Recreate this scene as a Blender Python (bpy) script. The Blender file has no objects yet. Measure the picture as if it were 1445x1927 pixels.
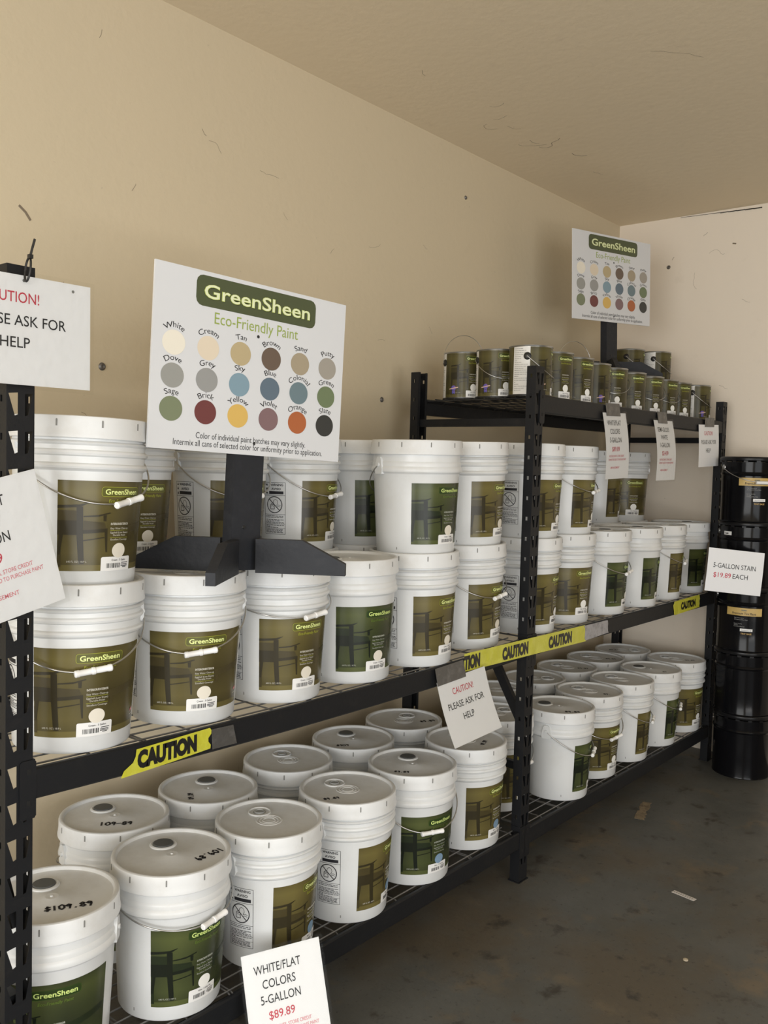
import bpy, bmesh, math, random
from mathutils import Vector, Matrix
from mathutils.geometry import tessellate_polygon
random.seed(7)
PI = math.pi
R = math.radians
S = bpy.context.scene
COL = S.collection

# ------------------------------------------------------------------ camera
CAM = Vector((-2.9226, -1.7280, 1.5922))
cr, cu, cw = Vector((.64248, -.76586, .02612)), Vector((.02551, .05544, .99814)), Vector((.76588, .64062, -.05516))
cd = bpy.data.cameras.new('camera')
cd.sensor_fit = 'VERTICAL'; cd.sensor_height = 36.0; cd.lens = 1690.9 * 36.0 / 1927.0
cd.clip_start = .05; cd.clip_end = 60
cam = bpy.data.objects.new('camera', cd); COL.objects.link(cam)
cam.matrix_world = Matrix(((cr.x, cu.x, -cw.x, CAM.x), (cr.y, cu.y, -cw.y, CAM.y), (cr.z, cu.z, -cw.z, CAM.z), (0, 0, 0, 1)))
S.camera = cam

# ------------------------------------------------------------------ light and exposure
S.view_settings.view_transform = 'Standard'; S.view_settings.look = 'None'
S.view_settings.gamma = 1.0; S.view_settings.use_curve_mapping = False
S.view_settings.exposure = 0.0
W = bpy.data.worlds.new('sky'); S.world = W; W.use_nodes = True
W.node_tree.nodes['Background'].inputs[0].default_value = (.93, .96, 1.0, 1)
W.node_tree.nodes['Background'].inputs[1].default_value = 1.2
DOOR = (-6.5, -1.4, 2.75)          # roll-up door opening in the wall behind the camera: x0, x1, height
YD = -5.6
def area(name, loc, rot, sx, sy, energy, color):
    l = bpy.data.lights.new(name, 'AREA'); l.shape = 'RECTANGLE'; l.size = sx; l.size_y = sy
    l.energy = energy; l.color = color
    o = bpy.data.objects.new(name, l); COL.objects.link(o); o.location = loc; o.rotation_euler = rot
    return o
area('daylight_door', ((DOOR[0] + DOOR[1]) / 2, YD + .02, DOOR[2] / 2), (R(90), 0, 0), DOOR[1] - DOOR[0] - .1, DOOR[2] - .1, 118, (.965, .985, 1.0))
area('ceiling_fill', ((DOOR[0] + DOOR[1]) / 2, YD + .35, .10), (R(145), 0, 0), DOOR[1] - DOOR[0] - .4, .5, 62, (1.0, .97, .93))  # unseen upward fill, added to lift the ceiling in place of ground bounce
DOOR2 = (-4.3, .15, 2.75)         # second opening, at the end of the room the camera looks away from
area('daylight_second_door', (-6.98, (DOOR2[0] + DOOR2[1]) / 2, DOOR2[2] / 2), (R(90), 0, R(-90)), DOOR2[1] - DOOR2[0] - .1, DOOR2[2] - .1, 225, (.995, .99, .97))

# ------------------------------------------------------------------ materials
MATS = {}
def mat(name, col, rough=.5, metal=0.0, spec=.5, noise=None, bump=None, coat=0.0, trans=None):
    """noise=(scale, dark colour, low, high[, detail]) mixes stains in; bump=(scale, strength)"""
    if name in MATS: return MATS[name]
    m = bpy.data.materials.new(name); m.use_nodes = True
    nt = m.node_tree; b = nt.nodes['Principled BSDF']
    b.inputs['Base Color'].default_value = (*col, 1); b.inputs['Roughness'].default_value = rough
    b.inputs['Metallic'].default_value = metal; b.inputs['Specular IOR Level'].default_value = spec
    b.inputs['Coat Weight'].default_value = coat
    tc = nt.nodes.new('ShaderNodeTexCoord')
    if noise:
        n = nt.nodes.new('ShaderNodeTexNoise'); n.inputs['Scale'].default_value = noise[0]
        n.inputs['Detail'].default_value = noise[4] if len(noise) > 4 else 6; n.inputs['Roughness'].default_value = .65
        nt.links.new(tc.outputs['Object'], n.inputs['Vector'])
        r = nt.nodes.new('ShaderNodeMapRange'); r.inputs[1].default_value = noise[2]; r.inputs[2].default_value = noise[3]
        nt.links.new(n.outputs['Fac'], r.inputs[0])
        mx = nt.nodes.new('ShaderNodeMix'); mx.data_type = 'RGBA'
        mx.inputs[6].default_value = (*col, 1); mx.inputs[7].default_value = (*noise[1], 1)
        nt.links.new(r.outputs[0], mx.inputs[0]); nt.links.new(mx.outputs[2], b.inputs['Base Color'])
    if bump:
        n2 = nt.nodes.new('ShaderNodeTexNoise'); n2.inputs['Scale'].default_value = bump[0]; n2.inputs['Detail'].default_value = 5
        nt.links.new(tc.outputs['Object'], n2.inputs['Vector'])
        bp = nt.nodes.new('ShaderNodeBump'); bp.inputs['Strength'].default_value = bump[1]; bp.inputs['Distance'].default_value = .01
        nt.links.new(n2.outputs['Fac'], bp.inputs['Height']); nt.links.new(bp.outputs['Normal'], b.inputs['Normal'])
    MATS[name] = m
    return m
def s2l(r, g, b):
    f = lambda c: (c / 255 / 12.92) if c <= 10 else ((c / 255 + .055) / 1.055) ** 2.4
    return (f(r), f(g), f(b))

white_plastic = mat('white_plastic', (.700, .716, .722), .30, noise=(7, (.62, .62, .60), .52, .85), spec=.45)
lid_plastic = mat('lid_plastic', (.720, .735, .742), .36, noise=(9, (.57, .56, .53), .5, .95), spec=.4, bump=(60, .03))
grip_plastic = mat('grip_plastic', (.83, .83, .82), .35)
slot_grey = mat('slot_grey', (.22, .22, .21), .6)
cap_grey = mat('cap_grey', (.10, .105, .105), .6)
spout_grey = mat('spout_grey', (.36, .37, .37), .35)
steel_wire = mat('steel_wire', (.55, .55, .54), .3, 1.0)
ink = mat('ink', (.015, .015, .02), .6)
rack_black = mat('rack_black', (.0095, .0102, .0120), .5, spec=.28, noise=(16, (.022, .021, .020), .55, .9), bump=(140, .05))
rack_top = mat('rack_dust', (.045, .043, .04), .6)
deck_wire = mat('deck_wire', (.23, .23, .23), .42, .6)
deck_black = mat('deck_black', (.035, .035, .035), .45, .3)
sign_white = mat('sign_white', (.67, .685, .71), .4, spec=.3)
paper_white = mat('paper_white', (.83, .84, .86), .6, spec=.3)
text_black = mat('text_black', (.02, .02, .022), .6)
text_red = mat('text_red', s2l(196, 60, 78), .6)
text_pink = mat('text_pink', s2l(215, 120, 130), .6)
wood_black = mat('wood_black', (.017, .019, .024), .55, spec=.3, noise=(30, (.028, .030, .036), .5, .9), bump=(50, .15))
tape_yellow = mat('tape_yellow', s2l(192, 190, 58), .3, spec=.5, noise=(18, s2l(208, 207, 100), .45, .8), bump=(22, .5))
tape_black = mat('tape_black', (.012, .012, .012), .35)
tape_clear = mat('tape_clear', (.075, .072, .068), .25, noise=(25, (.13, .125, .12), .5, .8), bump=(30, .4))
tape_duct = mat('tape_duct', s2l(165, 165, 170), .35, .3, noise=(30, s2l(120, 120, 125), .45, .7), bump=(60, .3))
pail_black = mat('pail_black', (.005, .005, .006), .14, spec=.17, bump=(18, .03))
pail_lid = mat('pail_lid', (.007, .007, .008), .3, spec=.25, bump=(25, .1))
gold = mat('gold_band', s2l(190, 160, 92), .45, noise=(12, s2l(205, 180, 118), .4, .7))
can_metal = mat('can_metal', (.45, .45, .44), .3, .9)
can_black = mat('can_black', (.012, .012, .012), .45)
can_white = mat('can_white', (.72, .71, .68), .5)
print_grey = mat('print_grey', (.25, .25, .24), .6)
emb_blue = mat('emblem_blue', s2l(78, 86, 170), .4, noise=(60, s2l(130, 90, 160), .4, .6))
emb_ring = mat('emblem_ring', s2l(214, 180, 160), .4)

def label_mat(name, light, mid, dark):
    """printed label: a photo-like ground, light at its upper corner and dark beside the text column"""
    m = bpy.data.materials.new(name); m.use_nodes = True; nt = m.node_tree; b = nt.nodes['Principled BSDF']
    b.inputs['Roughness'].default_value = .26; b.inputs['Specular IOR Level'].default_value = .32
    uv = nt.nodes.new('ShaderNodeUVMap'); uv.uv_map = 'print'
    sp = nt.nodes.new('ShaderNodeSeparateXYZ'); nt.links.new(uv.outputs[0], sp.inputs[0])
    n = nt.nodes.new('ShaderNodeTexNoise'); n.inputs['Scale'].default_value = 3.0; nt.links.new(uv.outputs[0], n.inputs['Vector'])
    ru = nt.nodes.new('ShaderNodeValToRGB'); e = ru.color_ramp.elements
    e[0].position = .0; e[0].color = (*mid, 1); e[1].position = 1.0; e[1].color = (*mid, 1)
    for p, c in ((.22, light), (.5, mid), (.62, dark), (.85, mid)):
        x = e.new(p); x.color = (*c, 1)
    nt.links.new(sp.outputs[0], ru.inputs[0])
    rv = nt.nodes.new('ShaderNodeValToRGB'); e = rv.color_ramp.elements
    e[0].position = .0; e[0].color = (*mid, 1); e[1].position = 1.0; e[1].color = (*light, 1)
    for p, c in ((.12, light), (.32, mid), (.52, dark), (.8, mid), (.93, dark), (.935, light)):
        x = e.new(p); x.color = (*c, 1)
    nt.links.new(sp.outputs[1], rv.inputs[0])
    mx = nt.nodes.new('ShaderNodeMix'); mx.data_type = 'RGBA'; mx.inputs[0].default_value = .55
    nt.links.new(ru.outputs[0], mx.inputs[6]); nt.links.new(rv.outputs[0], mx.inputs[7])
    nt.links.new(mx.outputs[2], b.inputs['Base Color'])
    MATS[name] = m
    return m
def spec_low(d):
    for m in d.values(): m.node_tree.nodes['Principled BSDF'].inputs['Specular IOR Level'].default_value = .32
    return d
LM = {
 'olive': dict(bg=label_mat('label_olive', s2l(112, 103, 60), s2l(88, 80, 47), s2l(64, 58, 35)), ch=mat('chair_olive', s2l(52, 47, 31), .3), ch2=mat('chair_olive_pale', s2l(70, 63, 39), .3),
      box=mat('box_olive', s2l(92, 92, 44), .3), line=mat('line_olive', s2l(160, 165, 60), .3), brand=mat('brand_olive', s2l(232, 242, 160), .3), eco=mat('eco_olive', s2l(164, 168, 58), .3), txt=mat('txt_olive', s2l(205, 202, 190), .3)),
 'green': dict(bg=label_mat('label_green', s2l(84, 91, 52), s2l(60, 67, 41), s2l(42, 47, 32)), ch=mat('chair_green', s2l(26, 31, 23), .3), ch2=mat('chair_green_pale', s2l(37, 45, 29), .3),
      box=mat('box_green', s2l(46, 62, 30), .3), line=mat('line_green', s2l(66, 88, 40), .3), brand=mat('brand_green', s2l(206, 226, 136), .3), eco=mat('eco_green', s2l(98, 122, 48), .3), txt=mat('txt_green', s2l(180, 184, 172), .3)),
}
LM['can'] = dict(LM['olive'], bg=label_mat('label_can', s2l(92, 86, 50), s2l(72, 67, 40), s2l(52, 49, 31)), ch=mat('chair_can', s2l(44, 41, 28), .25), ch2=mat('chair_can_pale', s2l(58, 54, 34), .25), box=mat('box_can', s2l(66, 72, 34), .25))
for d_ in LM.values(): spec_low(d_)
dot_cream = mat('dot_cream', s2l(226, 220, 206), .4); dot_white = mat('dot_white', s2l(240, 240, 236), .4); dot_blue = mat('dot_blue', s2l(124, 152, 178), .4)
sticker = mat('sticker', (.80, .80, .79), .4)
flag_pink = mat('flag_pink', s2l(205, 120, 130), .4)

# ------------------------------------------------------------------ mesh building
class MB:
    def __init__(s): s.v = []; s.f = []; s.m = []; s.mats = []; s.uv = {}
    def mi(s, m):
        if m not in s.mats: s.mats.append(m)
        return s.mats.index(m)
    def add(s, vs, fs, m):
        o = len(s.v); s.v += [tuple(v) for v in vs]; k = s.mi(m)
        for f in fs: s.f.append(tuple(i + o for i in f)); s.m.append(k)
    def box(s, x0, x1, y0, y1, z0, z1, m, T=None):
        vs = [Vector(p) for p in ((x0, y0, z0), (x1, y0, z0), (x1, y1, z0), (x0, y1, z0), (x0, y0, z1), (x1, y0, z1), (x1, y1, z1), (x0, y1, z1))]
        if T: vs = [T @ v for v in vs]
        s.add(vs, [(0, 3, 2, 1), (4, 5, 6, 7), (0, 1, 5, 4), (1, 2, 6, 5), (2, 3, 7, 6), (3, 0, 4, 7)], m)
    def lathe(s, prof, n, m, T=None, close=False):
        vs = []; fs = []
        for (r, z) in prof:
            for i in range(n):
                a = 2 * PI * i / n; vs.append(Vector((r * math.cos(a), r * math.sin(a), z)))
        if T: vs = [T @ v for v in vs]
        for k in range(len(prof) - 1):
            for i in range(n):
                j = (i + 1) % n; fs.append((k * n + i, k * n + j, (k + 1) * n + j, (k + 1) * n + i))
        if prof[0][0] > 1e-6: fs.append(tuple(range(n - 1, -1, -1)))
        if prof[-1][0] > 1e-6: fs.append(tuple((len(prof) - 1) * n + i for i in range(n)))
        s.add(vs, fs, m)
    def tube(s, pts, rad, m, n=6):
        pts = [Vector(p) for p in pts]; vs = []; fs = []; up = None
        for i, p in enumerate(pts):
            t = (pts[min(i + 1, len(pts) - 1)] - pts[max(i - 1, 0)]).normalized()
            if up is None: up = t.orthogonal().normalized()
            up = (up - t * up.dot(t)).normalized(); b = t.cross(up)
            for k in range(n):
                a = 2 * PI * k / n; vs.append(p + (up * math.cos(a) + b * math.sin(a)) * rad)
        for i in range(len(pts) - 1):
            for k in range(n):
                j = (k + 1) % n; fs.append((i * n + k, i * n + j, (i + 1) * n + j, (i + 1) * n + k))
        fs.append(tuple(range(n - 1, -1, -1))); fs.append(tuple((len(pts) - 1) * n + k for k in range(n)))
        s.add(vs, fs, m)
    def prism(s, poly, ax, d0, d1, m, T=None):
        """a 2D polygon pulled along axis ax ('x','y','z') from d0 to d1"""
        def P(a, b, d): return Vector({'x': (d, a, b), 'y': (a, d, b), 'z': (a, b, d)}[ax])
        n = len(poly); vs = [P(a, b, d0) for a, b in poly] + [P(a, b, d1) for a, b in poly]
        if T: vs = [T @ v for v in vs]
        fs = [tuple(range(n - 1, -1, -1)), tuple(range(n, 2 * n))] + [(i, (i + 1) % n, n + (i + 1) % n, n + i) for i in range(n)]
        s.add(vs, fs, m)
    def mesh(s, name, sharp=35, keep=False):
        me = bpy.data.meshes.new(name); me.from_pydata(s.v, [], s.f)
        for m in s.mats: me.materials.append(m)
        for i, p in enumerate(me.polygons): p.material_index = s.m[i]
        if s.uv:
            ul = me.uv_layers.new(name='print')
            for l in me.loops:
                if l.vertex_index in s.uv: ul.data[l.index].uv = s.uv[l.vertex_index]
        if not keep:
            bm = bmesh.new(); bm.from_mesh(me); bmesh.ops.recalc_face_normals(bm, faces=bm.faces); bm.to_mesh(me); bm.free()
        me.polygons.foreach_set('use_smooth', [True] * len(me.polygons))
        me.set_sharp_from_angle(angle=R(sharp))
        me.update()
        return me
def link(name, me, parent=None, loc=(0, 0, 0), rz=0):
    o = bpy.data.objects.new(name, me); COL.objects.link(o); o.parent = parent; o.location = loc; o.rotation_euler = (0, 0, rz)
    return o
def empty(name, label, cat, loc=(0, 0, 0), rz=0, group=None):
    o = bpy.data.objects.new(name, None); COL.objects.link(o); o.location = loc; o.rotation_euler = (0, 0, rz)
    o.empty_display_size = .05
    return tag(o, label, cat, group)
def tag(o, label, cat, group=None):
    o['label'] = label; o['category'] = cat
    if group: o['group'] = group
    return o
def structure(name, mb, sharp=35):
    o = link(name, mb.mesh(name, sharp)); o['kind'] = 'structure'; return o

_txt = {}
def glyphs(body, bold=0.0, spacing=1.0):
    k = (body, bold, spacing)
    if k not in _txt:
        c = bpy.data.curves.new('t', 'FONT'); c.body = body; c.size = 1; c.offset = bold; c.space_character = spacing; c.resolution_u = 3
        o = bpy.data.objects.new('t', c); COL.objects.link(o); bpy.context.view_layer.update()
        me = bpy.data.meshes.new_from_object(o.evaluated_get(bpy.context.evaluated_depsgraph_get()))
        vs = [(v.co.x, v.co.y) for v in me.vertices]; fs = [tuple(p.vertices) for p in me.polygons]
        bpy.data.objects.remove(o); bpy.data.curves.remove(c); bpy.data.meshes.remove(me)
        x0 = min(v[0] for v in vs); x1 = max(v[0] for v in vs)
        _txt[k] = ([(v[0] - x0, v[1]) for v in vs], fs, x1 - x0)
    return _txt[k]
def text(mb, body, f, x, y, m, h=None, w=None, align='c', bold=0.0, spacing=1.0, shear=0.0, sx=1.0):
    """write text through f(x, y) -> point; h: size of the type; w: width it is fitted to; (x, y): where its base line's start, middle or end lies"""
    vs, fs, wd = glyphs(body, bold, spacing)
    kx = ky = h if h else w / wd
    if w and h: kx = w / wd
    kx *= sx; ox = {'c': -wd / 2, 'l': 0, 'r': -wd}[align]
    mb.add([f(x + (a + ox + shear * b) * kx, y + b * ky) for a, b in vs], fs, m)
def patch(mb, f, q, m, step=.008, uv=False):
    """a four-cornered flat print shape q (counter-clockwise corners), cut finely enough to follow a curved surface"""
    (ax, ay), (bx, by), (cx, cy), (dx, dy) = q
    n = max(1, int(math.ceil(max(abs(bx - ax), abs(cx - dx)) / step))); vs = []; fs = []; uvs = []
    for i in range(n + 1):
        t = i / n
        for (x, y) in ((ax + (bx - ax) * t, ay + (by - ay) * t), (dx + (cx - dx) * t, dy + (cy - dy) * t)): vs.append(f(x, y)); uvs.append((x, y))
    for i in range(n): fs.append((2 * i, 2 * i + 2, 2 * i + 3, 2 * i + 1))
    o = len(mb.v); mb.add(vs, fs, m)
    return o, uvs
def disc(mb, f, x, y, rx, ry, m, n=36):
    mb.add([f(x, y)] + [f(x + rx * math.cos(2 * PI * i / n), y + ry * math.sin(2 * PI * i / n)) for i in range(n)], [(0, 1 + i, 1 + (i + 1) % n) for i in range(n)], m)
def rring(mb, f, x0, x1, y0, y1, rad, t, m, step=.008):
    """rounded rectangular outline of thickness t"""
    def path(o):
        P = []
        for (cx, cy, a0) in ((x1 - rad, y1 - rad, 0), (x0 + rad, y1 - rad, 90), (x0 + rad, y0 + rad, 180), (x1 - rad, y0 + rad, 270)):
            for k in range(5): a = R(a0 + k * 22.5); P.append((cx + (rad - o) * math.cos(a), cy + (rad - o) * math.sin(a)))
        Q = []
        for i in range(len(P)):
            a, b = P[i], P[(i + 1) % len(P)]; n = 10 if i % 5 == 4 else 1
            for k in range(n): Q.append((a[0] + (b[0] - a[0]) * k / n, a[1] + (b[1] - a[1]) * k / n))
        return Q
    A, B = path(0), path(t); n = len(A)
    mb.add([f(*p) for p in A] + [f(*p) for p in B], [(i, (i + 1) % n, n + (i + 1) % n, n + i) for i in range(n)], m)
def rrect(mb, f, x0, x1, y0, y1, rad, m):
    """filled rounded rectangle as vertical strips"""
    xs = [x0 + rad * (1 - math.cos(R(a))) for a in (0, 30, 60, 90)]; n = max(1, int((x1 - x0 - 2 * rad) / .006))
    xs += [x0 + rad + (x1 - x0 - 2 * rad) * k / n for k in range(1, n)] + [x1 - (x - x0) for x in reversed(xs[:4])]
    vs = []
    for x in xs:
        d = max(0, x0 + rad - x, x - (x1 - rad)); i = rad - math.sqrt(max(0, rad * rad - d * d))
        vs += [f(x, y0 + i), f(x, y1 - i)]
    mb.add(vs, [(2 * i, 2 * i + 2, 2 * i + 3, 2 * i + 1) for i in range(len(xs) - 1)], m)

# strokes for hand writing, in a 0..1 x 0..1.4 box
STROKE = {'0': [[(.5, 0), (.1, .3), (.1, 1.0), (.5, 1.4), (.85, 1.0), (.85, .35), (.5, 0)]], '1': [[(.4, 1.4), (.45, 0)]],
 '8': [[(.5, .7), (.15, 1.05), (.5, 1.4), (.8, 1.1), (.5, .7), (.1, .35), (.5, 0), (.85, .3), (.5, .7)]], '9': [[(.75, 1.0), (.45, .7), (.15, 1.0), (.45, 1.4), (.75, 1.2), (.75, .7), (.6, 0)]],
 '-': [[(.1, .6), (.8, .65)]], '.': [[(.4, .0), (.5, .1)]], '$': [[(.8, 1.1), (.4, 1.25), (.2, .95), (.75, .5), (.5, .15), (.1, .3)], [(.5, 1.45), (.45, -.05)]], '_': []}
def scribble(mb, s, f, h, m, wob=.06):
    x = -len(s) * .5; rng = random.Random(s + str(h)); wd = .17
    for ch in s:
        for st in STROKE[ch]:
            P = [Vector((x + a + rng.uniform(-wob, wob), b - .7 + rng.uniform(-wob, wob))) for a, b in st]
            for i in range(len(P) - 1):
                d = P[i + 1] - P[i]
                if d.length < 1e-4: continue
                d.normalize(); nn = Vector((-d.y, d.x)) * wd; a, b = P[i] - d * wd * .6, P[i + 1] + d * wd * .6
                mb.add([f(*((q) * h)) for q in (a - nn, b - nn, b + nn, a + nn)], [(0, 1, 2, 3)], m)
        x += 1.0

# ------------------------------------------------------------------ the room
def plaster(name, base, dark, seed, warm):
    m = bpy.data.materials.new(name); m.use_nodes = True; nt = m.node_tree; b = nt.nodes['Principled BSDF']
    b.inputs['Roughness'].default_value = .75; b.inputs['Specular IOR Level'].default_value = .25
    tc = nt.nodes.new('ShaderNodeTexCoord'); mp = nt.nodes.new('ShaderNodeMapping'); mp.inputs['Location'].default_value = (seed, seed * .7, 0)
    nt.links.new(tc.outputs['Object'], mp.inputs['Vector'])
    def noise(sc, det, lo, hi):
        n = nt.nodes.new('ShaderNodeTexNoise'); n.inputs['Scale'].default_value = sc; n.inputs['Detail'].default_value = det
        nt.links.new(mp.outputs[0], n.inputs['Vector'])
        r = nt.nodes.new('ShaderNodeMapRange'); r.inputs[1].default_value = lo; r.inputs[2].default_value = hi
        nt.links.new(n.outputs['Fac'], r.inputs[0]); return n, r
    def mix(a, c, f):
        x = nt.nodes.new('ShaderNodeMix'); x.data_type = 'RGBA'
        if isinstance(a, tuple): x.inputs[6].default_value = (*a, 1)
        else: nt.links.new(a, x.inputs[6])
        x.inputs[7].default_value = (*c, 1); nt.links.new(f, x.inputs[0]); return x.outputs[2]
    _, r1 = noise(.9, 3, .35, .75); _, r2 = noise(11, 10, .66, .95); _, r3 = noise(46, 4, .72, .84)
    c = mix(base, warm, r1.outputs[0]); c = mix(c, dark, r2.outputs[0])
    k = nt.nodes.new('ShaderNodeMath'); k.operation = 'MULTIPLY'; k.inputs[1].default_value = .5; nt.links.new(r3.outputs[0], k.inputs[0])
    c = mix(c, tuple(v * .55 for v in dark), k.outputs[0])
    nt.links.new(c, b.inputs['Base Color'])
    n4, _ = noise(30, 6, 0, 1); bp = nt.nodes.new('ShaderNodeBump'); bp.inputs['Strength'].default_value = .12; bp.inputs['Distance'].default_value = .01
    nt.links.new(n4.outputs['Fac'], bp.inputs['Height']); nt.links.new(bp.outputs[0], b.inputs['Normal'])
    MATS[name] = m
    return m
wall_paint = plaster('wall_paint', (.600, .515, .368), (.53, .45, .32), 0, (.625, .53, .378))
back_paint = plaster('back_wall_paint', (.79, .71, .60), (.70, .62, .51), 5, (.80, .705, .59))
ceil_paint = plaster('ceiling_paint', (.760, .655, .490), (.67, .57, .43), 9, (.77, .66, .49))

def floor_mat():
    m = bpy.data.materials.new('concrete_floor'); m.use_nodes = True; nt = m.node_tree; b = nt.nodes['Principled BSDF']
    tc = nt.nodes.new('ShaderNodeTexCoord')
    def noise(sc, det, lo, hi, off=0):
        mp = nt.nodes.new('ShaderNodeMapping'); mp.inputs['Location'].default_value = (off, off, 0); nt.links.new(tc.outputs['Object'], mp.inputs['Vector'])
        n = nt.nodes.new('ShaderNodeTexNoise'); n.inputs['Scale'].default_value = sc; n.inputs['Detail'].default_value = det; n.inputs['Roughness'].default_value = .62
        nt.links.new(mp.outputs[0], n.inputs['Vector'])
        r = nt.nodes.new('ShaderNodeMapRange'); r.inputs[1].default_value = lo; r.inputs[2].default_value = hi
        nt.links.new(n.outputs['Fac'], r.inputs[0]); return r.outputs[0]
    def mix(a, c, f):
        x = nt.nodes.new('ShaderNodeMix'); x.data_type = 'RGBA'
        if isinstance(a, tuple): x.inputs[6].default_value = (*a, 1)
        else: nt.links.new(a, x.inputs[6])
        x.inputs[7].default_value = (*c, 1); nt.links.new(f, x.inputs[0]); return x.outputs[2]
    c = mix((.088, .091, .085), (.122, .123, .114), noise(2.6, 6, .35, .7))
    c = mix(c, (.106, .090, .066), noise(1.3, 14, .46, .60, 3.1))
    c = mix(c, (.150, .122, .084), noise(4.5, 15, .56, .68, 7.7))
    c = mix(c, (.098, .071, .049), noise(6.5, 15, .62, .72, 21.7))
    c = mix(c, (.050, .044, .036), noise(9.0, 15, .58, .68, 11.7))
    c = mix(c, (.036, .033, .028), noise(48, 8, .60, .74, 1.3))
    c = mix(c, (.17, .16, .14), noise(95, 6, .62, .80, 5.3))
    nt.links.new(c, b.inputs['Base Color'])
    rr = nt.nodes.new('ShaderNodeMapRange'); rr.inputs[3].default_value = .32; rr.inputs[4].default_value = .7
    nt.links.new(noise(2.2, 6, .3, .75, 4), rr.inputs[0]); nt.links.new(rr.outputs[0], b.inputs['Roughness'])
    bp = nt.nodes.new('ShaderNodeBump'); bp.inputs['Strength'].default_value = .15; bp.inputs['Distance'].default_value = .006
    nt.links.new(noise(40, 6, 0, 1), bp.inputs['Height']); nt.links.new(bp.outputs[0], b.inputs['Normal'])
    return m
floor_m = floor_mat()
XB, YW, ZC, XF = 2.155, .734, 3.041, -7.0
def slab(name, x0, x1, y0, y1, z0, z1, m):
    b = MB(); b.box(x0, x1, y0, y1, z0, z1, m); return structure(name, b)
slab('floor', XF - .15, XB + .15, YD - .15, YW + .15, -.12, 0, floor_m)
slab('ceiling', XF - .15, XB + .15, YD - .15, YW + .15, ZC, ZC + .12, ceil_paint)
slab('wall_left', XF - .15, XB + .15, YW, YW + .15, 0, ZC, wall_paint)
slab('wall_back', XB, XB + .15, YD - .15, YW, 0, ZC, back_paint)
b = MB(); b.box(XF - .15, XF, YD - .15, DOOR2[0], 0, ZC, wall_paint); b.box(XF - .15, XF, DOOR2[1], YW, 0, ZC, wall_paint); b.box(XF - .15, XF, DOOR2[0], DOOR2[1], DOOR2[2], ZC, wall_paint)
structure('wall_front', b)
b = MB()
b.box(XF, DOOR[0], YD - .15, YD, 0, ZC, wall_paint); b.box(DOOR[1], XB, YD - .15, YD, 0, ZC, wall_paint); b.box(DOOR[0], DOOR[1], YD - .15, YD, DOOR[2], ZC, wall_paint)
structure('wall_right', b)
slab('ground_beside', -14, XF - .15, YD - .15, 6, -.12, -.01, mat('driveway', (.34, .33, .31), .8, noise=(2, (.28, .27, .25), .4, .7)))
slab('ground_outside', -14, 9, YD - 9, YD - .15, -.12, -.01, mat('driveway', (.34, .33, .31), .8, noise=(2, (.28, .27, .25), .4, .7)))
# the shaded gap, drawn as dark strips on the wall, where the ceiling board has come away from the back wall
b = MB(); dark = mat('gap_dark', (.03, .026, .02), .9); rg = random.Random(3)
ys = [.36 - i * .045 for i in range(34)]
for i in range(len(ys) - 1):
    t0, t1 = (min(1, max(.12, i / 16)) * .010 * rg.uniform(.6, 1.2) for _ in (0, 1))
    if .30 < (i / 33) < .36: continue
    zt = ZC - .006 - i * .0012
    b.box(XB - .004, XB + .002, ys[i + 1], ys[i], zt - t0, zt, dark)
structure('ceiling_gap_1', b)

# screws and plugs left in the walls
def wall_screw(loc, axis, r, label):
    b = MB(); T = Matrix.Translation(loc) @ (Matrix.Rotation(R(90), 4, 'X') if axis == 'y' else Matrix.Rotation(R(-90), 4, 'Y'))
    b.lathe([(r * 1.15, 0), (r, .003), (r * .6, .006), (r * .25, .004), (0, .003)], 14, mat('screw_grey', (.16, .15, .14), .5, .6), T)
    o = link('wall_screw', b.mesh('wall_screw')); tag(o, label, 'screw', 'old screws in the walls')
wall_screw((-1.35, YW, 1.864), 'y', .011, 'grey plug in the beige wall left of the large colour chart')
wall_screw((-.014, YW, 1.856), 'y', .010, 'grey screw in the beige wall above the lidded buckets')
wall_screw((.551, YW, 2.828), 'y', .008, 'dark screw high on the beige wall under the ceiling')
wall_screw((XB, .421, 2.762), 'x', .010, 'dark screw in the back wall beside the far colour chart')
def mark(pts, axis, name, w=.0035):
    b = MB(); b.tube(pts, w, mat('scuff', (.20, .16, .115), .9), 5)
    for v in range(len(b.v)):
        q = list(b.v[v]); k = 1 if axis == 'y' else 0; q[k] = (YW if axis == 'y' else XB) + (q[k] - (YW if axis == 'y' else XB)) * .15 - .0004; b.v[v] = tuple(q)
    structure(name, b)
mark([(-1.62, YW, 2.29), (-1.60, YW, 2.275), (-1.585, YW, 2.255)], 'y', 'wall_left_chip', .004)
mark([(XB, -.36, 2.90), (XB, -.375, 2.875), (XB, -.37, 2.85), (XB, -.43, 2.89), (XB, -.47, 2.88)], 'x', 'wall_back_scratch', .0025)
mark([(XB, .06, 2.85), (XB, .04, 2.846)], 'x', 'wall_back_chip', .004)

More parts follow.
